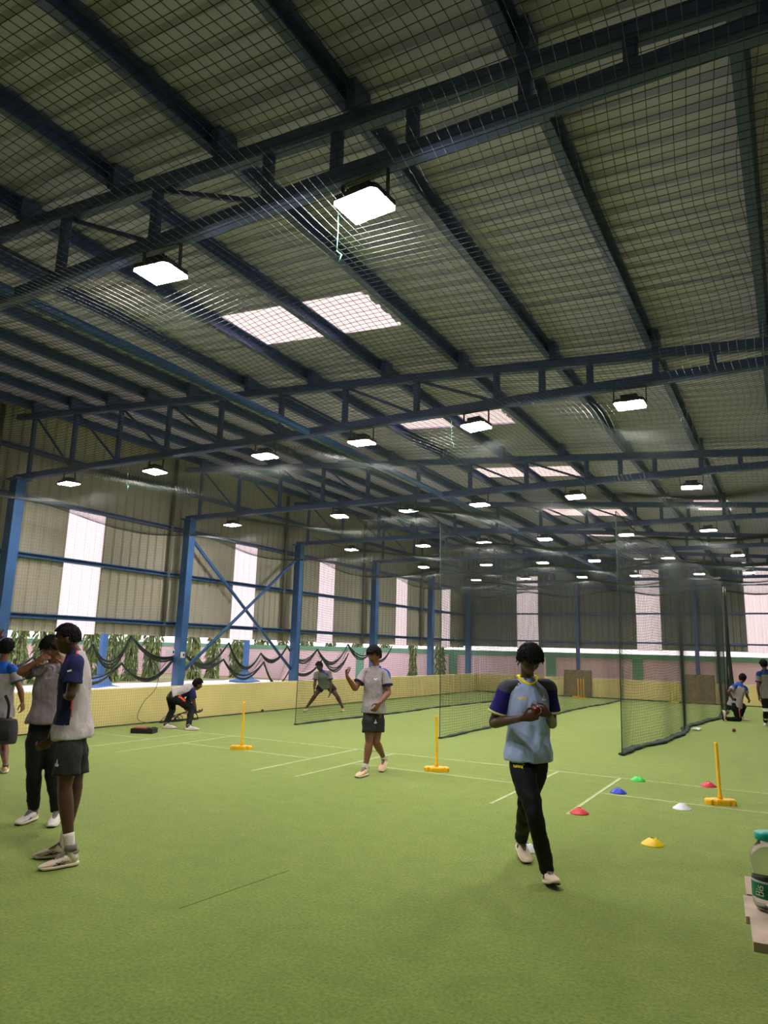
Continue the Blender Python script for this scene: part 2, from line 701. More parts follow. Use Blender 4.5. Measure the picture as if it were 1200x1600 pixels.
# girts (rails) of the left and back walls
for z, nm in ((2.04, 'lowest blue rail along the left wall, just above the open gap'), (3.14, 'middle blue rail along the left wall crossing the translucent panels'),
              (4.2, 'dark rail along the left wall at the top of the translucent panels'), (5.1, 'dark blue rail high on the left wall above the truss bottoms')):
    m = MB()
    c = [(-.05, -.045), (.05, -.045), (.05, -.025), (-.03, -.025), (-.03, .025), (.05, .025), (.05, .045), (-.05, .045)]
    m.prism(c, (XW + .06, Y0, z), (XW + .06, Y1 - .05, z), V((1, 0, 0)), UP)
    o = m.build('wall_rail', M_BLUE if z < 4 else M_NAVY)
    tag(o, nm, 'rail', 'left wall rails')
for z, nm in ((2.09, 'lower dark rail across the far wall'), (3.18, 'middle dark rail across the far wall'), (4.2, 'top dark rail across the far wall')):
    m = MB()
    m.bar((XW + .1, Y1 - .05, z), (XR, Y1 - .05, z), .07, .06)
    o = m.build('wall_rail', M_NAVY)
    tag(o, nm + ' behind the nets', 'rail', 'far wall rails')

# cross bracing between the third and fourth columns
for p, q, lab in (((4, TY[3] + .15), (.98, TY[4] - .05), 'blue cross brace falling from upper left to lower right'),
                  ((1.0, TY[3] + .12), (4.05, TY[4] - .1), 'blue cross brace rising from lower left to upper right')):
    m = MB()
    m.tube([(-12.0 if p[0] > 2 else -11.93, p[1], p[0]), (-12.0 if p[0] > 2 else -11.93, q[1], q[0])], [.04, .04], n=10)
    o = m.build('cross_brace', M_BLUE, smooth=True)
    tag(o, lab, 'brace', 'wall bracing')

# purlins
PURX = [-11.72, -10.67, -9.72, -8.77, -7.86, -6.7, -5.57, -4.4, -3.32, -2.2, -1.1, -.02, 1.1, 2.2]
for i, x in enumerate(PURX):
    m = MB()
    z = zroof(x) + .02
    c = [(-.05, -.07), (.02, -.07), (.02, -.055), (-.03, -.055), (-.03, .055), (.05, .055), (.05, .07), (-.05, .07)]
    m.prism(c, (x, Y0, z), (x, Y1 - .05, z), V((1, 0, 0)), UP)
    o = m.build('roof_purlin', M_NAVY)
    tag(o, 'dark blue steel purlin running the hall length under the roof sheets', 'purlin', 'roof purlins')

# longitudinal tube at bottom chord level
m = MB()
m.tube([(-5.52, Y0, ZB - .0), (-5.52, Y1 - .1, ZB)], [.05, .05], n=10)
tag(m.build('tie_tube', M_BLUE, smooth=True), 'blue tube running lengthwise across the bottoms of all roof trusses', 'tube')

POSTX = [-11.68, -10.52, -9.37, -8.25, -7.16, -6.03, -4.96, -3.89, -2.83, -2.28, -1.74, -1.05, -.5, .1, .65, 1.2, 1.75, 2.3]
for k, y in enumerate(TY):
    nm = {1: 'behind', 2: '', 3: ''}
    if k == 0:
        continue
    order = {1: 'nearest', 2: 'second', 3: 'third', 4: 'fourth', 5: 'fifth', 6: 'sixth', 7: 'last and farthest'}[k]
    extra = {1: ', passing over the two brightest lamps', 2: ', meeting the left-edge column', 3: ', above the bending boy', 7: ', against the end wall'}.get(k, '')
    t = thing('roof_truss', '%s blue roof truss across the hall%s' % (order, extra), 'truss', (0, y, ZB), group='roof trusses')
    m = MB()
    m.bar((XW + .1, y, ztop(XW + .1)), (XR, y, ztop(XR)), .11, .11)
    m.build('top_chord', M_NAVY, t)
    m = MB()
    m.bar((COLX - .1, y, ZB), (XR, y, ZB), .11, .11)
    m.build('bottom_chord', M_NAVY, t)
    for i, x in enumerate(POSTX):
        m = MB()
        if ztop(x) - ZB < .09:
            continue
        m.bar((x, y, ZB), (x, y, ztop(x)), .07, .07, V((0, 1, 0)))
        m.build('post', M_NAVY, t)
        if i < 8:
            m = MB()
            x2 = POSTX[i + 1]
            m.bar((x + .04, y + .02, ztop(x) - .05), (x2 - .04, y + .02, ZB + .05), .035, .035)
            m.build('diagonal', M_NAVY, t)
    for x in PURX:
        m = MB()
        m.box((x + .03, y - .09, ztop(x) + .04), (x + .1, y + .09, zroof(x) + .08))
        m.build('purlin_cleat', M_NAVY, t)

# ------------------------------------------------------------------ floodlights
LX = {1: [-3.78 * 1.0, -2.06], 2: [-10.52, -8.46, -6.28, -4.68, -3.09, -1.33], 3: [-10.65, -7.81, -6.23, -4.77, -3.03, -1.21],
      4: [-10.21, -8.05, -6.39, -4.87, -3.03, -1.37], 5: [-10.14, -8.02, -6.24, -4.74, -2.78, -1.08], 6: [-10.1, -8.18, -6.17, -4.4, -2.44, -1.02]}
LZ = 4.22


def make_lamp(label):
    t = thing('hanging_floodlight', label, 'lamp', (0, 0, 0), group='floodlights', local=True)
    m = MB()
    w, d = .158, .132
    vs, fs = [], []
    secs = [(w, d, 0), (w, d, .035), (w * .8, d * .8, .045), (w * .55, d * .55, .07), (w * .5, d * .5, .08)]
    for a, bb, z in secs:
        c = .03
        vs += [(-a + c, -bb, z), (a - c, -bb, z), (a, -bb + c, z), (a, bb - c, z), (a - c, bb, z), (-a + c, bb, z), (-a, bb - c, z), (-a, -bb + c, z)]
    for i in range(len(secs) - 1):
        for k in range(8):
            fs.append((i * 8 + k, i * 8 + (k + 1) % 8, i * 8 + 8 + (k + 1) % 8, i * 8 + 8 + k))
    fs.append(tuple(range((len(secs) - 1) * 8, len(secs) * 8)))
    fs.append(tuple(range(7, -1, -1)))
    m.add(vs, fs)
    for i in range(6):
        y = -.07 + i * .028
        m.box((-.085, y - .003, .07), (.085, y + .003, .1))
    m.build('housing', M_LAMPB, t)
    m = MB()
    m.box((-w + .015, -d + .015, -.013), (w - .015, d - .015, -.001))
    m.build('lens', M_LENS, t)
    m = MB()
    for s in (-1, 1):
        m.bar((s * .167, 0, .02), (s * .167, 0, .19), .03, .008, V((1, 0, 0)))
    m.bar((-.171, 0, .19), (.171, 0, .19), .03, .008)
    m.build('bracket', M_LAMPB, t)
    return t


proto = None
numw = ['first', 'second', 'third', 'fourth', 'fifth', 'sixth']
for k, xs in LX.items():
    for i, x in enumerate(xs):
        if k == 1:
            lab = ['smaller of the two glaring floodlights under the nearest truss, at upper left', 'largest glaring floodlight under the nearest truss, upper middle'][i]
        else:
            lab = 'white square floodlight under the %s truss, %s from the left wall' % (ordw[k - 1], numw[i])
        if proto is None:
            o = proto = make_lamp(lab)
        else:
            o = copy_tree(proto, lab)
        o.location = (x, TY[k], 4.226)
        o.rotation_euler = (0.05 * math.sin(i * 2.1 + k), .02 * math.cos(i * 3.3 + k), .12 * math.sin(i * 1.7 + k * 2))

# ------------------------------------------------------------------ nets
NETX = -11.42


def sag(x, y):
    ph = (y - 3.25) / S
    s1 = np.sin(PI * ph) ** 2
    s2 = np.sin(PI * (x + 9.1) / 3.3) ** 2
    near = np.clip((y - 3) / 4.0, .25, 1)
    z = 4.08 - (.16 + .2 * s2) * s1 * near - .17 * s2 * (1 - s1) * near
    z += .02 * np.sin(1.7 * x + .6 * y) * np.sin(.9 * y - .4 * x)
    return z


def ceil_fn(x, y):
    z = sag(x, y)
    dx = .05 * np.sin(1.3 * y + .5 * x) + .03 * np.sin(2.9 * y - x)
    dy = .06 * np.sin(1.1 * x + .3 * y) + .03 * np.sin(2.3 * x)
    return x + dx, y + dy, z


CNET = tag(net_mesh('canopy_net', ceil_fn, (NETX, 2.7), (-2.5, 28.1), .055, .33, .0021, M_NET),
           'dark square-mesh net stretched under the whole roof', 'net')


def side_fn(x0, amp, ph, lean=0.0):
    def fn(y, w):
        top = sag(np.full_like(y, x0), y) - .02
        z = w * top + .02
        x = x0 + amp * np.sin(1.05 * y + ph) * (.3 + .7 * (1 - w)) + .3 * amp * np.sin(2.6 * y + 2 * ph) * (1 - w) + lean * (y - 12.4)
        sagz = -.06 * np.sin(PI * np.mod((y - 12.4) / 2.1, 1)) * np.sin(PI * w)
        return x, y + .02 * np.sin(3 * w + y), z + sagz
    return fn


def hem(fn, y0, y1, r, name, parent, w=0.0, m=None):
    ys = np.linspace(y0, y1, int((y1 - y0) / .12))
    x, y, z = fn(ys, np.full_like(ys, w))
    mb = MB()
    rr = [r * (1 + .5 * math.sin(3.1 * a) * math.sin(7.3 * a + 1)) for a in ys]
    mb.tube([V((x[i], y[i], max(z[i], r * .5 + .004) if w == 0 else z[i])) for i in range(len(ys))], [(q * 1.5, q * .6) for q in rr], lat=V((1, 0, 0)), n=8)
    return mb.build(name, m or M_ROPE, parent, smooth=True)


def edge(fn, y, r, name, parent):
    ws = np.linspace(0, 1, 24)
    a, bb, c = fn(np.full_like(ws, y), ws)
    mb = MB()
    mb.tube([V((a[i], bb[i], c[i])) for i in range(24)], [r] * 24, n=6)
    return mb.build(name, M_ROPE, parent, smooth=True)


fn = side_fn(NETX, .03, .4)
wall_net = tag(net_mesh('hanging_side_net', fn, (1.0, 28.1), (0, 1), .055, .35, .0010, M_NET, cellw=.055 / 3.9),
               'fine net hanging in front of the left wall and low yellow wall', 'net', 'hanging nets')
hem(fn, 1.0, 28.1, .012, 'hem_rope', wall_net)
hem(fn, 1.0, 28.1, .006, 'top_rope', wall_net, 1.0)
for x0, lab, lean, amp, y1 in ((-9.1, 'lane net with its near corner beside the boy stretching his legs', .03, .05, 27.9),
                               (-5.86, 'lane net with its near edge behind the middle yellow stump', .022, .05, 27.9),
                               (-2.48, 'rightmost lane net, near edge standing before the right coir board', .055, .1, 24.6)):
    fn = side_fn(x0, amp, x0, lean)
    n = tag(net_mesh('hanging_lane_net', fn, (12.4, y1), (0, 1), .05, .3, .0026, M_NETD, cellw=.05 / 3.9), lab, 'net', 'hanging nets')
    hem(fn, 12.4, y1, .03 if x0 < -3 else .05, 'hem_rope', n)
    hem(fn, 12.4, y1, .008, 'top_rope', n, 1.0)
    edge(fn, 12.4, .008, 'edge_rope', n)
def end_fn(x, w):
    top = sag(x, np.full_like(x, 27.72)) - .02
    return x, 27.72 + .05 * np.sin(2 * x) * (1 - w) + .03 * np.sin(5 * x + 1), w * top + .02


en = tag(net_mesh('hanging_end_net', end_fn, (NETX, 2.6), (0, 1), .05, .3, .0014, M_NETD, cellw=.05 / 3.9), 'net hanging across the far end in front of the end wall', 'net', 'hanging nets')
hem(lambda y, w: end_fn(y, w), NETX, 2.6, .012, 'hem_rope', en)
# gathered end of the right lane net
m = MB()
for k in range(9):
    a = k * 2.4
    pts = []
    for i in range(14):
        w = i / 13
        z = .05 + w * 3.75
        sp = .03 + .12 * (1 - w) ** 3
        pts.append(V((-1.76 + sp * math.cos(a + 2 * w), 24.6 + sp * math.sin(a + 2 * w), z)))
    m.tube(pts, [(.012 + .016 * (1 - i / 13), .008) for i in range(14)], n=6)
m.build('gathered_end', M_NETD, n, smooth=True)

# ties that pull the ceiling net up to the trusses
M_TIE = mat('green_tie', srgb(110, 200, 160), .6)
for (px, py, z), lab in (((198, 757, 4.02), 'pale green tie holding the ceiling net at the upper left'), ((705, 690, 4.02), 'pale green tie holding the ceiling net near the second skylight'),
                         ((862, 795, 4.02), 'pale green tie holding the ceiling net near the fourth skylight'), ((526, 392, 4.0), 'loose pale green tie hanging below the largest floodlight')):
    p = at_z(px, py, z)
    m = MB()
    m.tube([p, p + V((.004, 0, .12)), p + V((-.003, 0, .3))], [.003, .003, .003], n=6)
    m.tube([p, p + V((.03, .01, -.03)), p + V((.02, .0, -.08))], [.004, .004, .003], n=6)
    o = m.build('net_tie', M_TIE, smooth=True)
    tag(o, lab, 'tie', 'net ties')

# dark net bundles draped along the open gap in the left wall
def swag(p, q, drop, n=14):
    return [V(p).lerp(V(q), i / n) + V((0, 0, -drop * 4 * (i / n) * (1 - i / n))) for i in range(n + 1)]


UPP = [(7.0, 1.45), (8.3, 1.3), (9.55, 1.55), (10.48, 1.74), (12.0, 1.42), (13.5, 1.66), (14.75, 1.42), (15.85, 1.62), (17.3, 1.55), (18.95, 1.72), (20.4, 1.5), (21.8, 1.72)]
LOW = [(7.0, 1.15), (8.8, 1.25), (10.3, 1.18), (11.9, 1.5), (13.35, 1.26), (14.9, 1.2), (16.05, 1.02), (17.6, 1.28), (19.0, 1.45)]
t = thing('hanging_draped_net', 'black net bundles draped in swags across the open gap in the left wall', 'net', (-12.05, 14, 1.5))
m = MB()
curves = []
for L in (UPP, LOW):
    cv = []
    for i in range(len(L) - 1):
        pts = swag((-12.06, L[i][0], L[i][1]), (-12.06, L[i + 1][0], L[i + 1][1]), .24 + .1 * ((i * 7) % 3))
        for s in range(4):
            off = V((random.uniform(-.03, .03), 0, random.uniform(-.05, .02)))
            m.tube([p + off * math.sin(PI * (j + 1) / 16) + V((0, 0, -.03 * s * math.sin(PI * j / 14))) for j, p in enumerate(pts)],
                   [(.014, .02)] * len(pts), n=6)
        cv += pts
    curves.append(cv)
m.build('net_bundle', M_NETD, t, smooth=True)
# loose mesh between upper and lower swags
cu = np.array([tuple(p) for p in curves[0]])
cl = np.array([tuple(p) for p in curves[1]])


def drape_fn(y, w):
    zu = np.interp(y, cu[:, 1], cu[:, 2])
    zl = np.interp(y, cl[:, 1], cl[:, 2])
    zl = np.minimum(zl, zu - .05)
    return -12.1 + .05 * np.sin(6 * y + 4 * w), y, zu + (zl - zu) * w


o = net_mesh('loose_mesh', drape_fn, (7.0, 19.0), (0, 1), .028, .12, .0016, M_NETD, None, cellw=.07)
o.parent = t
o.location = -V(t.location)

# ------------------------------------------------------------------ floor markings
mb_i = 0
for c in (-10.9, -7.55, -4.25, -.82):
    for s in (-1, 1):
        m = MB()
        x = c + s * 1.3
        m.box((x - .02, 7.6, 0), (x + .02, 10.2, .003))
        m.build('crease_line', M_LINE, floor)
    for y, a in ((10.2, 1.7), (8.95, 1.3)):
        m = MB()
        m.box((c - a, y - .02, 0), (min(c + a, XR), y + .02, .003))
        m.build('crease_line', M_LINE, floor)
for c in (-10.9, -7.2, -3.9, -.6):
    m = MB()
    m.box((c - 1.3, 26.0, 0), (c + 1.3, 26.04, .003))
    m.build('crease_line', M_LINE, floor)
m = MB()
m.bar((-3.4, 3.52, .0), (-3.31, 4.5, .0), .005, .004)
m.build('seam_line', mat('turf_seam', srgb(84, 104, 42), .95), floor)

# ------------------------------------------------------------------ stumps, cones, balls


def practice_stump(px, py, label, tilt=0.0, hs=1.0):
    p = at_z(px, py)
    t = thing('practice_stump', label, 'stump', (p.x, p.y, 0), .5, 'single yellow stumps', local=True)
    m = MB()
    vs, fs = [], []
    n = 40
    for z, sc_ in ((0, 1.0), (.045, 1.0), (.06, .9)):
        for k in range(n):
            a = 2 * PI * k / n
            cx, cy = math.cos(a), math.sin(a)
            ex = .17 * math.copysign(abs(cx) ** .5, cx)
            ey = (.06 + .022 * math.cos(ex / .17 * 2.5 * PI) ** 2) * math.copysign(abs(cy) ** .6, cy)
            vs.append((ex * sc_, ey * sc_, z))
    for i in range(2):
        for k in range(n):
            fs.append((i * n + k, i * n + (k + 1) % n, (i + 1) * n + (k + 1) % n, (i + 1) * n + k))
    fs.append(tuple(range(n - 1, -1, -1)))
    fs.append(tuple(range(2 * n, 3 * n)))
    m.add(vs, fs)
    m.build('base', M_YEL, t)
    m = MB()
    m.lathe([(0, .05), (.026, .05), (.026, .1), (.0185, .12), (.0185, .70), (.016, .725), (.010, .722), (.008, .715), (0, .715)], n=20)
    o = m.build('stump', M_YEL, t, smooth=True)
    o.rotation_euler = (0, tilt, 0)
    o.scale = (1, 1, hs)
    return t


practice_stump(377, 1171, 'single yellow practice stump, leftmost, in front of the bending boy', .0)
practice_stump(682, 1205, 'single yellow practice stump just left of the boy in the blue jersey', -.01)
practice_stump(1126, 1257, 'single yellow practice stump at right beside the red and white cones', -.02, .92)


def stump_set(px, py, label, col):
    p = at_z(px, py)
    t = thing('wicket', label, 'wicket', (p.x, p.y, 0), .06, 'far wickets', local=True)
    m = MB()
    m.box((-.17, -.06, 0), (.17, .06, .04))
    m.build('base', col, t)
    for k in (-1, 0, 1):
        m = MB()
        m.lathe([(0, .04), (.02, .04), (.02, .69), (.017, .715), (.008, .71), (0, .705)], (k * .105, 0, 0), n=14)
        m.build('stump', col, t, smooth=True)


stump_set(908, 1091, 'three orange-yellow stumps in front of the left coir board', M_YEL)
stump_set(1053, 1098, 'three pale yellow stumps left of the right coir board, behind the net', mat('lemon_plastic', srgb(225, 225, 70), .4))

for px, py, c, lab in ((997, 1220, (60, 205, 70), 'green disc cone, farthest of the cones'), (966, 1239, (35, 70, 205), 'blue disc cone between the green and red ones'),
                       (905, 1271, (215, 50, 62), 'red disc cone at the end of the white line, nearer red one'), (1107, 1229, (215, 48, 72), 'red disc cone beside the right yellow stump'),
                       (1066, 1264, (235, 236, 245), 'white disc cone in front of the right yellow stump'), (1020, 1320, (250, 215, 10), 'yellow disc cone, nearest and largest cone on the open turf'),
                       (824, 1329, (230, 232, 240), 'white disc cone half hidden behind the feet of the walking boy in blue')):
    p = at_z(px, py)
    m = MB()
    m.lathe([(.096, .0), (.098, .004), (.094, .01), (.03, .056), (.024, .058), (.022, .054), (.086, .008), (.094, .0)], (0, 0, 0), n=28)
    o = m.build('disc_cone', mat('cone_%d_%d' % (px, py), srgb(*c), .4, var=.03), smooth=True)
    o.location = (p.x, p.y, 0)
    tag(o, lab, 'cone', 'disc cones')

M_BALL = mat('ball_leather', srgb(84, 20, 22), .35)


def ball(p, label, r=.036, name='cricket_ball', group='cricket balls'):
    t = thing(name, label, 'ball', p, 0, group)
    m = MB()
    m.ell(p, (r, 0, 0), (0, r, 0), (0, 0, r), 20, 14)
    m.build('cover', M_BALL, t, smooth=True)
    m = MB()
    ring = [V(p) + V((math.cos(a) * r * 1.005, math.sin(a) * r * .5, math.sin(a) * r * .87)) for a in [2 * PI * i / 24 for i in range(25)]]
    m.tube(ring, [.0018] * 25, n=5)
    m.build('seam', mat('ball_seam', srgb(215, 190, 180), .7), t, smooth=True)
    return t


p = at_z(1147, 1144)
ball(V((p.x, p.y, .04)), 'dark red ball on the turf near the kneeling boy', .04)
p = at_x(410, 1111, -11.46)
ball(V((-11.46, p.y, .036)), 'dark ball lying at the foot of the left yellow wall')
p = at_z(1089, 1142)
m = MB()
for k in range(3):
    m.ell(V((p.x - .05 + k * .05, p.y + .02 * (k % 2), .035)), (.045, 0, .01), (0, .04, 0), (0, 0, .034), 10, 7)
o = m.build('crumpled_cup', M_WHITE, smooth=False)
tag(o, 'crumpled white plastic lying on the turf before the right lane net', 'litter')

# small block on the floor by the far wall
p = at_z(900, 1090)
m = MB()
m.bar((p.x - .12, p.y, .03), (p.x + .12, p.y, .03), .1, .06)
tag(m.build('spare_base', M_YEL), 'low yellow block at the far wall, left of the orange-yellow stumps', 'block')

# coir boards and planks against the far wall
for x0, x1, lab in ((-7.86, -6.8, 'square brown coir board leaning on the far wall behind the left wicket'), (-3.53, -2.5, 'square brown coir board leaning on the far wall behind the right net')):
    t = thing('coir_board', lab, 'board', ((x0 + x1) / 2, 28.1, 0), group='coir boards')
    m = MB()
    m.bar(((x0 + x1) / 2, 28.02, .012), ((x0 + x1) / 2, 28.165, 1.0), x1 - x0, .03, V((0, -1, 0)))
    m.build('panel', M_COIR, t)
    m = MB()
    for x in (x0 + .02, x1 - .02):
        m.bar((x, 28.0, .012), (x, 28.15, 1.0), .035, .02, V((0, -1, 0)))
    m.build('edge_batten', mat('batten', srgb(120, 104, 76), .9), t)
for k in range(4):
    x = -2.42 + k * .13
    m = MB()
    m.bar((x, 28.05, .01), (x + .02, 28.17, .68 + .02 * k), .05, .025, V((0, -1, 0)))
    tag(m.build('plank', M_WOOD), 'narrow pale plank leaning on the far wall right of the right coir board', 'plank', 'leaning planks')

# case, cables by the left wall
pa = at_z(225, 1145)
t = thing('open_case', 'low black case with reddish top on the turf left of the bending boy', 'case', (pa.x, pa.y, 0), .45, local=True)
m = MB()
m.box((-.2, -.13, 0), (.2, .13, .085))
m.build('body', M_BLACK, t)
m = MB()
m.box((-.17, -.11, .085), (.06, .11, .1))
m.build('red_top', mat('red_card', srgb(170, 92, 74), .7), t)
m = MB()
m.box((.1, -.12, .085), (.17, .12, .097))
m.build('strap', mat('strap_black', srgb(34, 34, 36), .6), t)
m = MB()
for k in range(9):
    c = V((-11.32 + random.uniform(-.05, .05), 11.15 + random.uniform(-.35, .35), .0))
    r_ = random.uniform(.18, .36)
    pts = [c + V((.1 * math.sin(a) * (k % 3) * .4, r_ * math.cos(a), .012 + r_ * .55 * max(0, math.sin(a)) ** (1 + k % 2))) for a in [2 * PI * i / 26 for i in range(27)]]
    m.tube(pts, [.007] * 27, n=6)
tag(m.build('cable_coil', M_CABLE, smooth=True), 'tangled black cable coil at the wall foot behind the bending boy', 'cable')
m = MB()
m.tube([V((-11.5, 10.79, 1.87)), V((-11.48, 10.8, 1.2)), V((-11.46, 10.72, .7)), V((-11.46, 10.42, .42)), V((-11.45, 10.3, .12)), V((-11.44, 10.6, .012)), V((-11.4, 11.0, .012))],
       [.005] * 7, n=6, sub=8)
tag(m.build('hanging_cable', M_CABLE, smooth=True), 'thin black cable hanging down in front of the left yellow wall', 'cable')

# wooden table with bottle at the right edge
TZ = .76
c0 = at_z(1163, 1368, TZ)
c1 = at_z(1177, 1472, TZ)
tx0 = min(c0.x, c1.x)
t = thing('wooden_table', 'weathered plank table cut by the right frame edge, carrying a water bottle', 'table', (tx0 + .4, c1.y + .2, 0))
edge_dir = (c0 - c1)
for i in range(3):
    a, bb = c1.lerp(c0, i / 3 + .004), c1.lerp(c0, (i + 1) / 3 - .004)
    wv = V((1, .06, 0)).normalized()
    j = .004 * (i % 2)
    m = MB()
    vs = []
    sh = wv * (-.012 * (i % 2))
    for z in (TZ - .028, TZ - j):
        vs += [a.xy.to_3d() + sh + V((0, 0, z)), a.xy.to_3d() + wv * .8 + V((0, 0, z)), bb.xy.to_3d() + wv * .8 + V((0, 0, z)), bb.xy.to_3d() + sh + V((0, 0, z))]
    m.add(vs, [(0, 3, 2, 1), (4, 5, 6, 7), (0, 1, 5, 4), (1, 2, 6, 5), (2, 3, 7, 6), (3, 0, 4, 7)])
    m.build('top_plank', M_WOOD, t)
m = MB()
m.bar(c1.xy.to_3d() + V((.05, .03, TZ - .05)), c1.xy.to_3d() + V((.8, .07, TZ - .05)), .03, .045)
m.build('apron', mat('brown_wood', srgb(130, 84, 64), .8, var=.2), t)
for dx, dy in ((.2, .06), (.72, .06), (.2, .5), (.72, .5)):
    m = MB()
    q = V((c1.x + dx, c1.y + dy, 0))
    m.bar(q, q + V((0, 0, TZ - .028)), .045, .045, V((0, 1, 0)))
    m.build('leg', M_WOOD, t)
# the bottle
bp_ = at_z(1207, 1420, TZ)
bp_.z = TZ
dist = (bp_ - CAM).dot(_f)
br = 27 * dist / F_PX
hh = (at_depth(1207, 1300, (bp_ - CAM).dot(FH)).z - TZ)
m_pet = bpy.data.materials.new('clear_plastic')
m_pet.use_nodes = True
bb_ = m_pet.node_tree.nodes['Principled BSDF']
bb_.inputs['Base Color'].default_value = (.95, .97, .97, 1)
bb_.inputs['Roughness'].default_value = .08
bb_.inputs['Transmission Weight'].default_value = .92
bb_.inputs['IOR'].default_value = 1.3
t = thing('water_bottle', 'clear water bottle with teal cap and green label at the right edge', 'bottle', bp_)
m = MB()
pf = [(0, .003), (br * .8, .0), (br * .95, .01)]
for i in range(8):
    z = .03 + i * (hh * .62 - .03) / 8
    pf += [(br * (.97 if i % 2 else 1.0), z)]
pf += [(br, hh * .62), (br * 1.0, hh * .68), (br * .88, hh * .76), (br * .55, hh * .86), (br * .5, hh * .92), (br * .5, hh * .95)]
m.lathe(pf, bp_, 28)
m.build('body', m_pet, t, smooth=True)
m = MB()
m.lathe([(br * .66, hh * .90), (br * .68, hh * .905), (br * .68, hh * .985), (br * .62, hh), (0, hh)], bp_, 28)
m.build('cap', mat('teal_plastic', srgb(20, 190, 170), .4), t, smooth=True)
m = MB()
m.lathe([(br * 1.015, hh * .16), (br * 1.015, hh * .36)], bp_, 28)
lb = m.build('label', mat('bottle_label', srgb(10, 130, 92), .5), t, smooth=True)
m = MB()
m.lathe([(br * 1.02, hh * .362), (br * 1.02, hh * .39)], bp_, 28)
m.build('label_band', mat('label_white', srgb(230, 230, 240), .5), lb, smooth=True)
m = MB()                                           # pale lettering on the label
to_cam = (CAM - bp_)
a0 = math.atan2(to_cam.y, to_cam.x)
GL = [[(0, 0), (0, 1), (.5, 1), (.62, .78), (.5, .55), (0, .52)], [(.5, .55), (.68, .3), (.52, 0), (0, 0)], [(.95, 0), (.95, .6)], [(.95, .82), (.95, .95)],
      [(1.7, .6), (1.3, .6), (1.25, .4), (1.65, .25), (1.6, 0), (1.2, 0)]]
for st in GL:
    pts = []
    for u_, v_ in st:
        aa = a0 - .42 - v_ * .42
        pts.append(bp_ + V((math.cos(aa) * br * 1.03, math.sin(aa) * br * 1.03, hh * (.20 + .075 * u_))))
    m.tube(pts, [.0016] * len(pts), n=5)
m.build('lettering', mat('label_white2', srgb(235, 235, 225), .5), lb)
q = at_z(1184, 1385, TZ)
m = MB()
m.bar(at_z(1187, 1404, TZ + .006), at_z(1181, 1366, TZ + .006), .012, .012)
tag(m.build('black_stick', M_BLACK), 'slim black stick lying on the plank table beside the bottle', 'stick')

# ------------------------------------------------------------------ outside
m = MB()
for i in range(24):
    pass
vs, fs = [], []
nx, ny = 30, 24
for i in range(nx):
    for j in range(ny):
        x = -23.5 + i * 11.2 / (nx - 1)
        y = 5.0 + j * 22.0 / (ny - 1)
        vs.append((x, y, .0 + .09 * noise.noise(V((x * .7, y * .5, 0))) + .04 * noise.noise(V((x * 2, y * 1.6, 3)))))
for i in range(nx - 1):
    for j in range(ny - 1):
        fs.append((i * ny + j, (i + 1) * ny + j, (i + 1) * ny + j + 1, i * ny + j + 1))
m = MB()
m.add(vs, fs)
tag(m.build('ground_tarp', M_TARP, smooth=True), 'white tarpaulin sheets spread on the ground outside the left wall', 'tarpaulin')

# boundary wall with green coping and pilasters, outside
m = MB()
m.box((-40, 30.4, -.1), (12, 30.6, 1.5))
bw = structure(m.build('wall_boundary_back', M_PINK))
m = MB()
m.box((-40, 30.36, 1.46), (12, 30.64, 1.66))
m.build('coping', M_GREENP, bw)
for x in (-18.6, -13.6, -9.05, -5.5, -2.43, 1.5):
    m = MB()
    m.box((x - .2, 30.33, -.1), (x + .2, 30.66, 1.5))
    m.build('pilaster', M_GREENP, bw)
m = MB()
m.box((-31.2, -5, -.1), (-31.0, 60, 1.5))
bl = structure(m.build('wall_boundary_left', M_PINK))
m = MB()
m.box((-31.24, -5, 1.46), (-30.96, 60, 1.66))
m.build('coping', M_GREENP, bl)
for y in range(2, 60, 6):
    m = MB()
    m.box((-31.26, y - .2, -.1), (-30.93, y + .2, 1.5))
    m.build('pilaster', M_GREENP, bl)

# blue posts outside
for px, py, x, lab in ((155, 1076, -21.3, 'blue post with flared foot outside, left, seen above the yellow wall'), (382, 1066, -21.6, 'blue post with flared foot outside, behind the cross bracing')):
    p = at_x(px, py, x)
    t = thing('outdoor_post', lab, 'post', (p.x, p.y, -.06), group='outdoor posts')
    c = V((p.x, p.y, -.06))
    m = MB()
    m.bar(c, c + V((0, 0, 5.2)), .22, .22, V((0, 1, 0)))
    m.build('shaft', M_BLUE, t)
    m = MB()
    vs = []
    for h, w in ((0, .5), (.12, .48), (.18, .3), (.5, .15)):
        vs += [c + V((a * w, bq * w, h)) for a, bq in ((-1, -1), (1, -1), (1, 1), (-1, 1))]
    m.add(vs, [(i * 4 + k, i * 4 + (k + 1) % 4, i * 4 + 4 + (k + 1) % 4, i * 4 + 4 + k) for i in range(3) for k in range(4)])
    m.build('foot', M_BLUE, t)


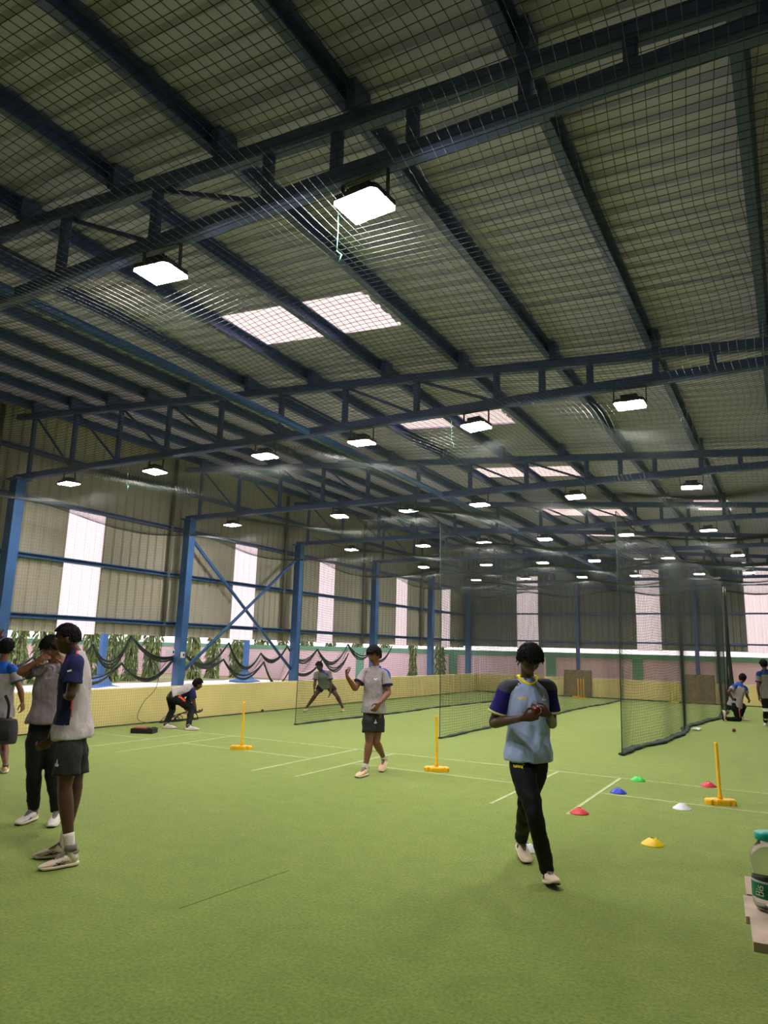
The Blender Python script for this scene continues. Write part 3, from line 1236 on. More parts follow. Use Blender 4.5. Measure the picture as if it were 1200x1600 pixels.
def make_tree(label, seed):
    rnd = random.Random(seed)
    t = thing('weeping_tree', label, 'tree', (0, 0, 0), 0, 'trees outside', local=True)
    m = MB()
    m.tube([(0, 0, 0), (.03, .02, 1.5), (0, 0, 3.8)], [.09, .07, .03], n=8)
    m.build('trunk', M_BARK, t, smooth=True)
    m = MB()
    for i in range(1100):
        z = rnd.uniform(.12, 4.2)
        a = rnd.uniform(0, 2 * PI)
        R_ = (.27 + .12 * math.sin(z * 2.3 + seed) * math.sin(a * 2 + z)) * (1 - (max(z - 2.8, 0) / 2.2) ** 2)
        rr = R_ * math.sqrt(rnd.uniform(.25, 1))
        p = V((rr * math.cos(a), rr * math.sin(a), z))
        L = rnd.uniform(.16, .34)
        d = V((math.cos(a) * .5 + rnd.uniform(-.3, .3), math.sin(a) * .5 + rnd.uniform(-.3, .3), -1)).normalized()
        s = d.cross(V((rnd.uniform(-1, 1), rnd.uniform(-1, 1), .2))).normalized()
        w = rnd.uniform(.025, .045)
        bend = V((0, 0, -.04))
        m.add([p, p + d * L * .45 + s * w, p + d * L + bend, p + d * L * .45 - s * w], [(0, 1, 2, 3)])
    m.build('foliage', M_LEAF, t)
    return t


tree_px = [(25, 1.0), (64, 1.05), (102, .9), (140, 1.0), (175, 1.0), (204, 1.0), (236, 1.15), (300, 1.15), (332, 1.0), (370, 1.1), (407, 1.1), (441, .9), (478, 1.2), (516, .95), (557, 1.2), (600, .95), (645, 1.15), (687, 1.25)]
protos = []
labs = ['leftmost', 'second', 'third', 'fourth', 'fifth', 'sixth', 'seventh', 'eighth', 'ninth', 'tenth', 'eleventh', 'twelfth', 'thirteenth', 'fourteenth', 'fifteenth', 'sixteenth']
for i, (px, s) in enumerate(tree_px):
    p = at_x(px, 1040, -25.5)
    if px > 600:
        p = at_y(px, 1040, 29.45)
    elif p.y > 60:
        p = at_x(px, 1040, -24)
    if px == 645:
        lab = 'dark green weeping tree left of the blue column near the hall corner'
    elif px == 687:
        lab = 'dark green weeping tree right of the blue column near the hall corner'
    else:
        lab = 'weeping green tree outside the left wall, %s from the left' % labs[i]
    if len(protos) < 3:
        o = make_tree(lab, i + 3)
        protos.append(o)
    else:
        o = copy_tree(protos[i % 3], lab)
    sc_ = s * (.55 if px > 600 else 1.0)
    o.location = (p.x, p.y, -.06)
    o.rotation_euler = (0, 0, i * 1.7)
    o.scale = (sc_, sc_, max(sc_, .8))

# ------------------------------------------------------------------ people
NZ = noise.noise


def finish(mb, name, voxel, smooth_it, mats, mfn, parent, wrinkle=0.0, wdir=None, seed=0.0, wscale=(16, 16, 9)):
    """fuse the overlapping limbs into one continuous surface"""
    me = bpy.data.meshes.new(name)
    me.from_pydata(mb.v, [], mb.f)
    me.update()
    bm = bmesh.new()
    bm.from_mesh(me)
    bmesh.ops.recalc_face_normals(bm, faces=bm.faces)
    bm.to_mesh(me)
    bm.free()
    ob = bpy.data.objects.new(name, me)
    COL.objects.link(ob)
    md = ob.modifiers.new('r', 'REMESH')
    md.mode = 'VOXEL'
    md.voxel_size = voxel
    if smooth_it:
        ms = ob.modifiers.new('s', 'SMOOTH')
        ms.factor = .5
        ms.iterations = smooth_it
    dg = bpy.context.evaluated_depsgraph_get()
    ev = ob.evaluated_get(dg)
    m2 = bpy.data.meshes.new_from_object(ev)
    bpy.data.objects.remove(ob)
    bpy.data.meshes.remove(me)
    m2.name = name
    if wrinkle:
        nv = len(m2.vertices)
        nrm = [v.normal.copy() for v in m2.vertices]
        for i, v in enumerate(m2.vertices):
            c = v.co
            q = V((c.x * wscale[0] + seed, c.y * wscale[1], c.z * wscale[2]))
            d = NZ(q) + .5 * abs(NZ(q * 2.1)) - .15
            v.co = c + nrm[i] * (d * wrinkle)
    o = ORG.get(parent.name, V((0, 0, 0)))
    m2.materials.clear()
    for m in mats:
        m2.materials.append(m)
    if mfn and len(mats) > 1:
        m2.polygons.foreach_set('material_index', [mfn(p.center) for p in m2.polygons])
    m2.polygons.foreach_set('use_smooth', [True] * len(m2.polygons))
    m2.transform(Matrix.Translation(-o))
    m2.update()
    return link(name, m2, parent, o)


def smst(a, bb, x):
    t = min(max((x - a) / (bb - a), 0), 1)
    return t * t * (3 - 2 * t)


def head_pt(d, s=1.0):
    """surface of a head for direction d (x right, y forward, z up)"""
    x, y, z = d
    p = V((x * .073, y * .092, z * .112))
    if p.z < 0:
        k = smst(0, .112, -p.z)
        p.x *= 1 - .34 * k
        if p.y < 0:
            p.y *= 1 - .55 * k
        else:
            p.y *= 1 - .06 * k
    if p.y > 0:
        p.y *= .97
        f = p.y / .09
        n = math.exp(-(p.x / .012) ** 2)
        if -.04 < p.z < .03:
            p.y += .024 * n * f * (smst(.03, -.024, p.z) if p.z > -.024 else smst(-.040, -.024, p.z))
        wing = math.exp(-((abs(p.x) - .014) / .008) ** 2 - ((p.z + .026) / .009) ** 2)
        p.y += .007 * wing * f
        e = math.exp(-((abs(p.x) - .032) / .014) ** 2 - ((p.z - .012) / .011) ** 2)
        p.y -= .010 * e
        br = math.exp(-((abs(p.x) - .03) / .022) ** 2 - ((p.z - .032) / .008) ** 2)
        p.y += .005 * br
        lp = math.exp(-(p.x / .021) ** 2) * (math.exp(-((p.z + .056) / .006) ** 2) + math.exp(-((p.z + .069) / .006) ** 2))
        p.y += .008 * lp * f
        ch = math.exp(-(p.x / .024) ** 2 - ((p.z + .100) / .014) ** 2)
        p.y += .010 * ch
        ck = math.exp(-((abs(p.x) - .045) / .016) ** 2 - ((p.z + .015) / .018) ** 2)
        p.y += .005 * ck
    return p * s


def frame(fwd, up=UP):
    f = V(fwd).normalized()
    r = f.cross(V(up)).normalized()
    u = r.cross(f)
    return r, f, u


def add_head(mb, c, R_, s):
    r, f, u = R_
    n, m = 72, 56
    vs = []
    tr = lambda p: c + r * p.x + f * p.y + u * p.z
    vs.append(tr(head_pt((0, 0, 1), s)))
    for i in range(1, m):
        th = PI * i / m
        for k in range(n):
            ph = 2 * PI * k / n
            vs.append(tr(head_pt((math.sin(th) * math.cos(ph), math.sin(th) * math.sin(ph), math.cos(th)), s)))
    vs.append(tr(head_pt((0, 0, -1), s)))
    fs = [(0, 1 + k, 1 + (k + 1) % n) for k in range(n)]
    for i in range(m - 2):
        for k in range(n):
            a = 1 + i * n
            fs.append((a + k, a + n + k, a + n + (k + 1) % n, a + (k + 1) % n))
    l = len(vs) - 1
    a = 1 + (m - 2) * n
    fs += [(l, a + (k + 1) % n, a + k) for k in range(n)]
    mb.add(vs, fs)
    for sx in (-1, 1):
        e = V((sx * .074, -.008, -.008)) * s
        mb.ell(tr(e), (r * sx * .9 - f * .5) * .010 * s, (f + r * sx * .3) * .017 * s, u * .031 * s, 12, 8)


def add_hair(c, R_, s, style, parent, seed):
    """shell of hair locks over the scalp"""
    r, f, u = R_
    n, m = 110, 80
    thick, front, side, back = style
    tr = lambda p: c + r * p.x + f * p.y + u * p.z
    mb = MB()
    vs = []
    for i in range(m + 1):
        th = PI * i / m
        for k in range(n):
            ph = 2 * PI * k / n
            d = V((math.sin(th) * math.cos(ph), math.sin(th) * math.sin(ph), math.cos(th)))
            p = head_pt(d, 1.0)
            az = math.atan2(d.x, d.y)          # 0 forward
            A = abs(az)
            if A < 1.05:
                line = front + (.010 * NZ(V((az * 9, seed, 0)))) + .012 * smst(.5, 1.05, A)
            elif A < 1.75:
                line = front + .012 + (side - front - .012) * smst(1.05, 1.45, A)
            else:
                line = side + (back - side) * smst(1.75, 2.3, A)
            inside = smst(line - .006, line + .006, p.z)
            lock = NZ(V((az * 7 + seed, d.z * 2.2, seed))) * .5 + NZ(V((az * 19, d.z * 4.5, seed * 2))) * .35 + NZ(V((d.x * 14, d.y * 14, seed))) * .3 * max(d.z, 0)
            t = thick * (.75 + .6 * smst(-.02, .09, p.z) + .55 * lock)
            if A < 1.0:
                t += .012 * smst(.08, .03, p.z) * smst(1.0, .5, A)
            rad = p.length
            off = (t * inside - .016 * (1 - inside))
            vs.append(tr(p * ((rad + off) / rad) * s))
    fs = []
    for i in range(m):
        for k in range(n):
            fs.append((i * n + k, (i + 1) * n + k, (i + 1) * n + (k + 1) % n, i * n + (k + 1) % n))
    mb.add(vs, fs)
    rnd = random.Random(int(seed * 10))
    cnt = 0
    while cnt < 520:
        d = V((rnd.gauss(0, 1), rnd.gauss(0, 1), rnd.gauss(.4, 1))).normalized()
        p = head_pt(d, 1.0)
        A = abs(math.atan2(d.x, d.y))
        line = front if A < 1.05 else (side + .02 if A < 1.75 else back + .012)
        if p.z < line + .006:
            continue
        cnt += 1
        nrm = d.copy()
        down = (V((0, .35, -1)) if p.z < .085 else V((rnd.uniform(-1, 1), rnd.uniform(-.3, 1), 0)))
        tg = (down - nrm * down.dot(nrm)).normalized()
        tk = thick * (.75 + .6 * smst(-.02, .09, p.z))
        L_ = (.016 + thick * rnd.uniform(.4, .9))
        q0 = p + nrm * tk * .45
        q1 = q0 + nrm * thick * .55 + tg * L_ * .5
        q2 = q0 + nrm * thick * rnd.uniform(.4, .8) + tg * L_
        w_ = rnd.uniform(.004, .008)
        mb.tube([tr(q0 * s), tr(q1 * s), tr(q2 * s)], [w_, w_ * .8, .0012], n=5)
    return mb.build('hair', M_HAIR, parent, smooth=True)


def add_hand(mb, wr, d, pn, side, curl=.5, s=1.0, spread=.12, thumb_in=.6):
    """hand from the wrist along d; pn palm normal; side = +1/-1 thumb side (d x pn)"""
    d, pn = V(d).normalized(), V(pn).normalized()
    pn = (pn - d * pn.dot(d)).normalized()
    w = d.cross(pn) * side                      # towards the thumb
    mb.tube([wr - d * .02, wr + d * .02 * s, wr + d * .05 * s, wr + d * .082 * s, wr + d * .09 * s],
            [(.021 * s, .017 * s), (.030 * s, .016 * s), (.037 * s, .015 * s), (.037 * s, .0125 * s), (.032 * s, .009 * s)], lat=w, n=14, sub=3)
    L = [(.026, .072), (.009, .080), (-.009, .075), (-.026, .058)]
    for i, (o, l) in enumerate(L):
        base = wr + d * (.078 * s) + w * (o * s)
        dir_ = (d + w * (o * spread * 20)).normalized()
        pts = [base - d * .015 * s, base]
        ang = 0
        cur = base
        for j, fr in enumerate((.45, .32, .25)):
            ang += curl * (.75, 1.05, .8)[j] * (1 + .1 * (i - 1))
            dd = dir_ * math.cos(ang) + pn * math.sin(ang)
            cur = cur + dd * (l * fr * s)
            pts.append(cur)
        r_ = [.0092, .0092, .0085, .0078, .0062]
        mb.tube(pts, [q * s for q in r_], n=10, sub=3)
        mb.ell(cur, w * .0062 * s, d * .0062 * s, pn * .0062 * s, 8, 6)
    b0 = wr + d * .022 * s + w * .022 * s
    b1 = b0 + (d * .6 + w * .75 + pn * .25).normalized() * .038 * s
    b2 = b1 + (d * .95 + w * (.35 - thumb_in * .5) + pn * (.25 + thumb_in * .6)).normalized() * .03 * s
    b3 = b2 + (d * .95 + w * (.1 - thumb_in * .7) + pn * (.2 + thumb_in * .7)).normalized() * .026 * s
    mb.tube([b0 - d * .012, b0, b1, b2, b3], [.012 * s, .0135 * s, .0105 * s, .0095 * s, .007 * s], n=10, sub=3)
    mb.ell(b3, w * .007 * s, d * .007 * s, pn * .007 * s, 8, 6)


def make_shoe(heel, toe, up, parent, cm, sole_m, name='shoe', L=None, accent=None, s=1.0):
    heel, toe, up = V(heel), V(toe), V(up).normalized()
    x = (toe - heel).normalized()
    up = (up - x * up.dot(x)).normalized()
    y = up.cross(x)
    L = L or .275 * s
    secs = [(0.0, .012, .035, .070), (.02, .028, .022, .088), (.06, .034, .02, .098), (.10, .036, .02, .092), (.14, .041, .02, .078), (.18, .046, .02, .063),
            (.215, .046, .02, .052), (.245, .038, .02, .043), (.265, .024, .021, .036), (.275, .008, .024, .030)]
    k_ = L / .275

    def loft(ss, e=3.0, n=22):
        mb = MB()
        vs, fs = [], []
        for px_, w_, z0, z1 in ss:
            cz, hz = (z0 + z1) / 2, (z1 - z0) / 2
            for k in range(n):
                a = 2 * PI * k / n
                ca, sa = math.cos(a), math.sin(a)
                yy = math.copysign(abs(ca) ** (2 / e), ca) * w_
                zz = math.copysign(abs(sa) ** (2 / e), sa) * hz
                if sa > 0:
                    yy *= 1 - .35 * smst(.3, 1.0, sa)
                vs.append(heel + x * (px_ * k_) + y * yy * s + up * (cz + zz) * s)
        for i in range(len(ss) - 1):
            for k in range(n):
                fs.append((i * n + k, i * n + (k + 1) % n, (i + 1) * n + (k + 1) % n, (i + 1) * n + k))
        fs.append(tuple(range(n - 1, -1, -1)))
        fs.append(tuple((len(ss) - 1) * n + k for k in range(n)))
        mb.add(vs, fs)
        return mb
    up_ob = loft(secs, 2.6).build(name, cm, parent, smooth=True)
    sole = [(p - .004 + .008 * p / .275, w + .005, 0.004 + (.016 if p > .25 else 0) * ((p - .25) / .025 if p > .25 else 0), .030 + (.006 if p < .05 else 0)) for p, w, a, bb in secs]
    sm_ = loft(sole, 4.5)
    sm_.build('sole', sole_m, up_ob, smooth=True)
    mb = MB()
    out = [(p * .98 + .002, w + .0035, 0.0, .010 + (.014 if p > .235 else 0)) for p, w, a, bb in secs[:-1]]
    loft(out, 5).build('outsole', M_BLACK, up_ob)
    mb = MB()
    for i in range(5):
        px_ = .108 + i * .018
        zt = .090 - i * .0068
        a0 = heel + x * px_ * k_ + up * (zt) * s
        mb.tube([a0 - y * .026 * s - up * .012 * s, a0 + up * .003, a0 + x * .006 + y * .026 * s - up * .012 * s], [.0028] * 3, n=6, sub=2)
    mb.build('laces', M_LACE, up_ob, smooth=True)
    mb = MB()
    mb.tube([heel + x * .175 * k_ + up * .058, heel + x * .13 * k_ + up * .082, heel + x * .095 * k_ + up * .108], [(.012, .006), (.022, .007), (.022, .006)], lat=y, n=12, sub=4)
    mb.build('tongue', M_TONGUE, up_ob, smooth=True)
    mb = MB()
    ring = []
    for i in range(25):
        a = 2 * PI * i / 24
        ring.append(heel + x * (.052 + .045 * math.cos(a)) * k_ + y * .031 * math.sin(a) * s + up * (.094 + .006 * math.cos(a) ** 2))
    mb.tube(ring, [.009] * 25, n=8)
    mb.build('collar', M_TONGUE, up_ob, smooth=True)
    if accent:
        mb = MB()
        for sg in (-1, 1):
            for (p0, z0), (p1, z1) in accent:
                pts = []
                for i in range(6):
                    t = i / 5
                    pp, zz = p0 + (p1 - p0) * t, z0 + (z1 - z0) * t
                    j = max(q for q in range(len(secs) - 1) if secs[q][0] <= pp)
                    u_ = (pp - secs[j][0]) / (secs[j + 1][0] - secs[j][0])
                    w_ = secs[j][1] + (secs[j + 1][1] - secs[j][1]) * u_
                    zt = secs[j][3] + (secs[j + 1][3] - secs[j][3]) * u_
                    sa = min(max((zz - (.02 + zt) / 2) / ((zt - .02) / 2), -1), 1)
                    yy = w_ * (1 - abs(sa) ** 2.6) ** (1 / 2.6) * (1 - .35 * smst(.3, 1, abs(sa) ** 1.0 if sa > 0 else 0))
                    pts.append(heel + x * pp * k_ + y * sg * (yy + .0005) * s + up * zz * s)
                mb.tube(pts, [(.0035, .0022)] * 6, n=6)
        mb.build('side_stripes', M_NAVYC, up_ob, smooth=True)
    return up_ob


def decal(target, strokes, o, ex, ey, n, width, m, name, parent, lift=.002):
    """print strokes (lists of 2-D points, metres) on the cloth"""
    tm = target.matrix_world
    me = target.data
    base = ORG.get(target.name, V((0, 0, 0)))
    bv = BVHTree.FromPolygons([v.co + base for v in me.vertices], [tuple(p.vertices) for p in me.polygons])
    ex, ey, n = V(ex).normalized(), V(ey).normalized(), V(n).normalized()
    mb = MB()

    def hit(a, bb):
        q = V(o) + ex * a + ey * bb
        h = bv.ray_cast(q + n * .25, -n, .6)
        if h[0] is None:
            return None
        return h[0] + n * lift
    for st in strokes:
        wd = width
        if isinstance(st, tuple):
            st, wd = st
        pts = []
        for i in range(len(st) - 1):
            p, q = V((*st[i], 0)), V((*st[i + 1], 0))
            k = max(1, int((q - p).length / .012))
            for j in range(k):
                pts.append(p.lerp(q, j / k))
        pts.append(V((*st[-1], 0)))
        prs = []
        for i, q in enumerate(pts):
            t = (pts[min(i + 1, len(pts) - 1)] - pts[max(i - 1, 0)])
            t.normalize()
            s = V((-t.y, t.x, 0)) * wd / 2
            prs.append((hit(q.x + s.x, q.y + s.y), hit(q.x - s.x, q.y - s.y)))
        for u_, w_ in zip(prs[:-1], prs[1:]):
            if None in u_ or None in w_ or (u_[0] - w_[0]).length > .05:
                continue
            mb.add([u_[0], u_[1], w_[1], w_[0]], [(0, 1, 2, 3)])
    if mb.v:
        return mb.build(name, m, parent)


WORD = [[(-.036, .008), (-.034, -.008), (-.026, -.009), (-.022, .008)], [(-.018, -.009), (-.012, .009), (-.006, -.009)], [(-.002, .009), (.004, -.008), (.010, .009)],
        [(.014, -.009), (.018, .010), (.022, .002), (.027, .011), (.038, .012)], [(.024, .004), (.020, -.012)]]
LOTUS = [[(-.016, -.012), (.016, -.012)], [(-.020, -.002), (-.010, -.010), (0, -.012), (.010, -.010), (.020, -.002)], [(-.010, -.004), (-.006, .004), (0, .008), (.006, .004), (.010, -.004)],
         [(0, .006), (0, .034)], [(-.004, .010), (.001, .024)], [(.004, .010), (-.001, .024)], [(-.012, -.007), (.012, -.007)]]

M_HAIR = mat('black_hair', srgb(15, 13, 14), .7, spec=.2)
M_LACE = mat('lace_white', srgb(226, 214, 200), .8)
M_TONGUE = mat('shoe_lining', srgb(120, 112, 108), .8)
M_NAVYC = mat('navy_print', srgb(34, 36, 78), .6)
M_EYEW = mat('eye_white', srgb(150, 138, 128), .5)
M_EYED = mat('eye_dark', srgb(18, 12, 10), .2)
SKIN = {'dark': mat('skin_dark', srgb(90, 57, 45), .5, var=.08, vscale=9, bump=.06, bscale=130),
        'mid': mat('skin_mid', srgb(124, 80, 60), .5, var=.08, vscale=9, bump=.06, bscale=130),
        'deep': mat('skin_deep', srgb(80, 50, 41), .48, var=.08, vscale=9, bump=.06, bscale=130)}
LIP = mat('lip', srgb(92, 52, 48), .45)
PALM = mat('palm', srgb(150, 104, 84), .55)


def cloth(name, c, rough=.8, var=.06, heather=False):
    return mat('cloth_' + name, srgb(*c), rough, var=.11 if heather else var, vscale=(90 if heather else 14), bump=.12, bscale=240, sheen=.0, spec=.2)


GREY = cloth('grey', (156, 148, 152))
GREYD = cloth('grey_dark', (136, 126, 130))
HEATH = cloth('grey_heather', (190, 182, 184), heather=True)
NAVY = cloth('navy', (38, 42, 84))
BLUEY = cloth('royal_blue', (34, 84, 178))
STEEL = cloth('steel_blue', (168, 188, 232))
VIOLET = cloth('violet_navy', (46, 40, 122))
CHAR = cloth('charcoal', (46, 48, 48))
BLACKC = cloth('black', (20, 23, 23), .7)
YELC = cloth('yellow', (244, 226, 22))
PALEY = cloth('pale_yellow', (214, 214, 140))
ORANGE = cloth('orange', (240, 90, 60))
WHITEC = cloth('white_print', (226, 226, 226))
SOCK = cloth('white_sock', (222, 216, 208))
DGREY = cloth('dark_grey_pattern', (84, 84, 98))
SHOE_CREAM = mat('shoe_cream', srgb(232, 212, 188), .6, var=.07, vscale=20)
SHOE_PEACH = mat('shoe_peach', srgb(236, 196, 152), .6, var=.07, vscale=20)
SHOE_WHITE = mat('shoe_white', srgb(232, 228, 224), .6, var=.05, vscale=20)
SOLE_W = mat('sole_white', srgb(224, 210, 190), .6)


def person(label, group, J, skin='dark', head_fwd=(0, -1, 0), head_up=UP, hs=1.0, hair=(.016, .06, -.005, -.06), front=None,
           shirt=None, legs=None, shoes=None, hands=(None, None), vox=.007, seed=1.0, socks=None, fine_hand=True, thick=1.0, sleeve_len=.62):
    """J: world positions. sides a (left in the picture) and b (right in the picture)"""
    base = V((J['gnd'].x, J['gnd'].y, 0))
    t = thing('person', label, 'person', base, group=group)
    sk = SKIN[skin]
    hc = (J['hipA'] + J['hipB']) / 2
    sc_ = (J['shA'] + J['shB']) / 2
    lat = (J['shB'] - J['shA']).normalized()
    lath = (J['hipB'] - J['hipA']).normalized()
    up = (J['neck'] - hc).normalized()
    fr = V(front).normalized() if front is not None else up.cross(lat).normalized()
    fr = (fr - up * fr.dot(up)).normalized()
    latm = up.cross(fr)
    if latm.dot(lat) < 0:
        latm = -latm
    H_ = (J['neck'] - hc).length
    k = thick
    R_ = frame(head_fwd, head_up)
    hcen = J['head']
    # ---- body
    mb = MB()
    tp = lambda q: hc + up * (H_ * q)
    swid = (J['shB'] - J['shA']).length
    mb.tube([tp(-.16), tp(0), tp(.25), tp(.5), tp(.75), tp(.92), tp(1.0)],
            [(.10 * k, .07 * k), (.118 * k, .082 * k), (.112 * k, .076 * k), (.128 * k, .088 * k), (.15 * k, .10 * k), (.10 * k, .07 * k), (.055, .055)], lat=latm, n=20, sub=4)
    chin = hcen - R_[2] * .055 * hs - R_[1] * .02
    mb.tube([J['neck'] - up * .05, J['neck'] + (chin - J['neck']) * .3, chin], [.056 * k, .050 * k, .050 * k], n=16, sub=3)
    add_head(mb, hcen, R_, hs)
    for S_ in 'AB':
        sh, el, wr = J['sh' + S_], J['el' + S_], J['wr' + S_]
        inn = sh.lerp(sc_, .35) + up * .01
        mb.tube([inn, sh, sh.lerp(el, .35), sh.lerp(el, .8), el, el.lerp(wr, .25), el.lerp(wr, .7), wr], [.042 * k, .047 * k, .042 * k, .037 * k, .036 * k, .038 * k, .029 * k, .0235 * k], n=14, sub=4)
        hi, kn, an = J['hip' + S_], J['kn' + S_], J['an' + S_]
        mb.tube([hi + UP * .03, hi.lerp(kn, .2), hi.lerp(kn, .6), hi.lerp(kn, .92), kn, kn.lerp(an, .28), kn.lerp(an, .7), an, an - (an - J['heel' + S_]) * .45],
                [.072 * k, .082 * k, .066 * k, .052 * k, .052 * k, .053 * k, .037 * k, .032 * k, .034 * k], n=16, sub=4)
    for S_, h in zip('AB', hands):
        if h:
            add_hand(mb, J['wr' + S_], **h)
    lips = hcen + R_[1] * .093 * hs - R_[2] * .063 * hs

    def bm(c):
        q = c - hcen
        if q.length < .17 * hs:
            x, y, z = q.dot(R_[0]) / hs, q.dot(R_[1]) / hs, q.dot(R_[2]) / hs
            if y > .05 and abs(x) < .024 and -.077 < z < -.049:
                return 1
            if y > .06 and .012 < abs(x) < .052 and .026 < z - .1 * (.03 - abs(abs(x) - .03)) < .036:
                return 2
        return 0
    body = finish(mb, 'body', vox, 4, [sk, LIP, M_HAIR], bm, t)
    # ---- head details
    add_hair(hcen, R_, hs, hair, t, seed)
    for sx in (-1, 1):
        e = hcen + (R_[0] * sx * .032 + R_[1] * .0745 + R_[2] * .012) * hs
        m_ = MB()
        m_.ell(e, R_[0] * .0125 * hs, R_[1] * .0085 * hs, R_[2] * .0050 * hs, 14, 10)
        eb = m_.build('eye', M_EYEW, t, smooth=True)
        m_ = MB()
        m_.ell(e + R_[1] * .0045 * hs, R_[0] * .0062 * hs, R_[1] * .0048 * hs, R_[2] * .0062 * hs, 12, 8)
        m_.build('iris', M_EYED, eb, smooth=True)
    # ---- shirt
    if shirt:
        mb = MB()
        hem = shirt.get('hem', -.18)
        wd = shirt.get('w', 1.0)
        g_ = .48 - hem
        mb.tube([tp(hem), tp(hem + .25 * g_), tp(hem + .6 * g_), tp(.48), tp(.72), tp(.88), tp(.98), tp(1.04)],
                [(.186 * wd, .152 * wd), (.180 * wd, .148 * wd), (.164 * wd, .124 * wd), (.163 * wd, .116 * wd), (.172 * wd, .116 * wd), (.145 * wd, .095 * wd), (.086, .076), (.064, .064)], lat=latm, n=28, sub=5)

        def sm(c):
            q = c - hc
            return shirt['fn'](q.dot(up) / H_, q.dot(latm), q.dot(fr), c)
        fnm = sm if 'fn' in shirt else None
        so = finish(mb, 'shirt', .009, 3, shirt['mats'], fnm, t, wrinkle=shirt.get('wr', .010), seed=seed)
        for S_ in 'AB':
            sh, el = J['sh' + S_], J['el' + S_]
            mb = MB()
            inn = sh.lerp(J['neck'], .62) - up * .005
            e = sh.lerp(el, sleeve_len)
            mb.tube([inn, sh.lerp(J['neck'], .28) + up * .002, sh + up * .0, sh.lerp(el, .3), e], [.036 * k, .048 * k, .058 * k, .060 * k, .070 * k], n=20, sub=5)
            sl = finish(mb, 'sleeve', .008, 2, shirt.get('smats', shirt['mats']), (sm if 'sfn' not in shirt else (lambda c, sh=sh, el=el: shirt['sfn']((c - sh).dot((el - sh).normalized()), c))),
                        t, wrinkle=.006, seed=seed + 3)
            if shirt.get('cuff'):
                mb = MB()
                dd = (el - sh).normalized()
                mb.tube([e - dd * .014, e - dd * .004, e + dd * .004], [.0725 * k, .0735 * k, .072 * k], n=24)
                mb.build('cuff', shirt['cuff'], sl, smooth=True)
        if shirt.get('collar'):
            mb = MB()
            nt_ = J['neck'] + up * (.005)
            ring = []
            for i in range(33):
                a = 2 * PI * i / 32
                dep = max(0, math.sin(a))
                ring.append(nt_ + latm * math.cos(a) * .070 + fr * (math.sin(a) * .074 + dep * .006) + up * (.020 - .056 * dep ** 1.3 - .0 * abs(math.cos(a))))
            mb.tube(ring, [(.011, .011)] * 33, n=10, cap=False)
            mb.build('collar', shirt['collar'], t, smooth=True)
        shirt['ob'] = so
    # ---- shorts or trousers
    if legs:
        long_ = legs['kind'] == 'pants'
        mb = MB()
        mb.tube([hc + up * .13, hc + up * .04, hc - UP * .05, hc - UP * .10], [(.128 * k, .090 * k), (.140 * k, .100 * k), (.148 * k, .108 * k), (.12 * k, .09 * k)], lat=lath, n=24, sub=3)
        for S_ in 'AB':
            hi, kn, an = J['hip' + S_], J['kn' + S_], J['an' + S_]
            if long_:
                mb.tube([hi + UP * .04, hi.lerp(kn, .2), hi.lerp(kn, .6), kn, kn.lerp(an, .3), kn.lerp(an, .75), kn.lerp(an, legs.get('len', .97))],
                        [.070 * k, .094 * k, .082 * k, .066 * k, .064 * k, .054 * k, .050 * k], n=18, sub=5)
            else:
                q = legs.get('len', .75)
                mb.tube([hi + UP * .04, hi.lerp(kn, .2), hi.lerp(kn, q * .7), hi.lerp(kn, q)], [.070 * k, .100 * k, .098 * k, .102 * k], n=18, sub=5)

        def lm(c):
            if 'stripe' not in legs:
                return 0
            return legs['stripe'](c, J, hc)
        lo = finish(mb, 'trousers' if long_ else 'shorts', .009, 3, legs['mats'], lm, t, wrinkle=.011 if long_ else .009, seed=seed + 9, wscale=(14, 14, 12))
        legs['ob'] = lo
    if socks:
        for S_ in 'AB':
            kn, an, hl = J['kn' + S_], J['an' + S_], J['heel' + S_]
            mb = MB()
            mb.tube([an.lerp(kn, socks[1]), an.lerp(kn, .08), an - (an - hl) * .1 , an - (an - hl) * .5], [.040 * k, .0375 * k, .040 * k, .036], n=16, sub=3)
            mb.build('sock', socks[0], t, smooth=True)
    for S_ in 'AB':
        hl, to, fu = J['heel' + S_], J['toe' + S_], J.get('fup' + S_, UP)
        sx = shoes[2] if len(shoes) > 2 else None
        make_shoe(hl, to, fu, t, shoes[0], shoes[1], accent=sx, s=.97)
    return t


class Pose:
    """joints from the photograph: pixel + distance away from the camera, metres"""

    def __init__(self, gx, gy, dep=None):
        g = at_z(gx, gy) if dep is None else at_depth(gx, gy, dep)
        self.D = (V((g.x, g.y, 0)) - CAM).dot(FH)
        self.J = {'gnd': V((g.x, g.y, 0))}

    def p(self, name, px, py, d=0.0):
        self.J[name] = at_depth(px, py, self.D + d)
        return self.J[name]

    def foot(self, S_, heel, toe, lift=0.0, pitch=None, L=.265):
        """heel/toe pixels on the turf; pitch raises the heel"""
        h, t = at_z(*heel), at_z(*toe)
        x = (t - h)
        x.z = 0
        x.normalize()
        if pitch is not None:
            t.z = .0
            h = t - x * L * math.cos(pitch) + UP * (L * math.sin(pitch))
        else:
            m_ = (h + t) / 2
            h = m_ - x * L / 2
            t = m_ + x * L / 2
        ax = (t - h).normalized()
        up = UP - ax * UP.dot(ax)
        up.normalize()
        self.J['heel' + S_], self.J['toe' + S_], self.J['fup' + S_] = h, t, up
        self.J['an' + S_] = h + ax * .062 + up * .095


def pv(r, u, a):
    """direction from right / up / away-from-camera parts"""
    return RH * r + UP * u + FH * a


def jaw(p):
    return p.J


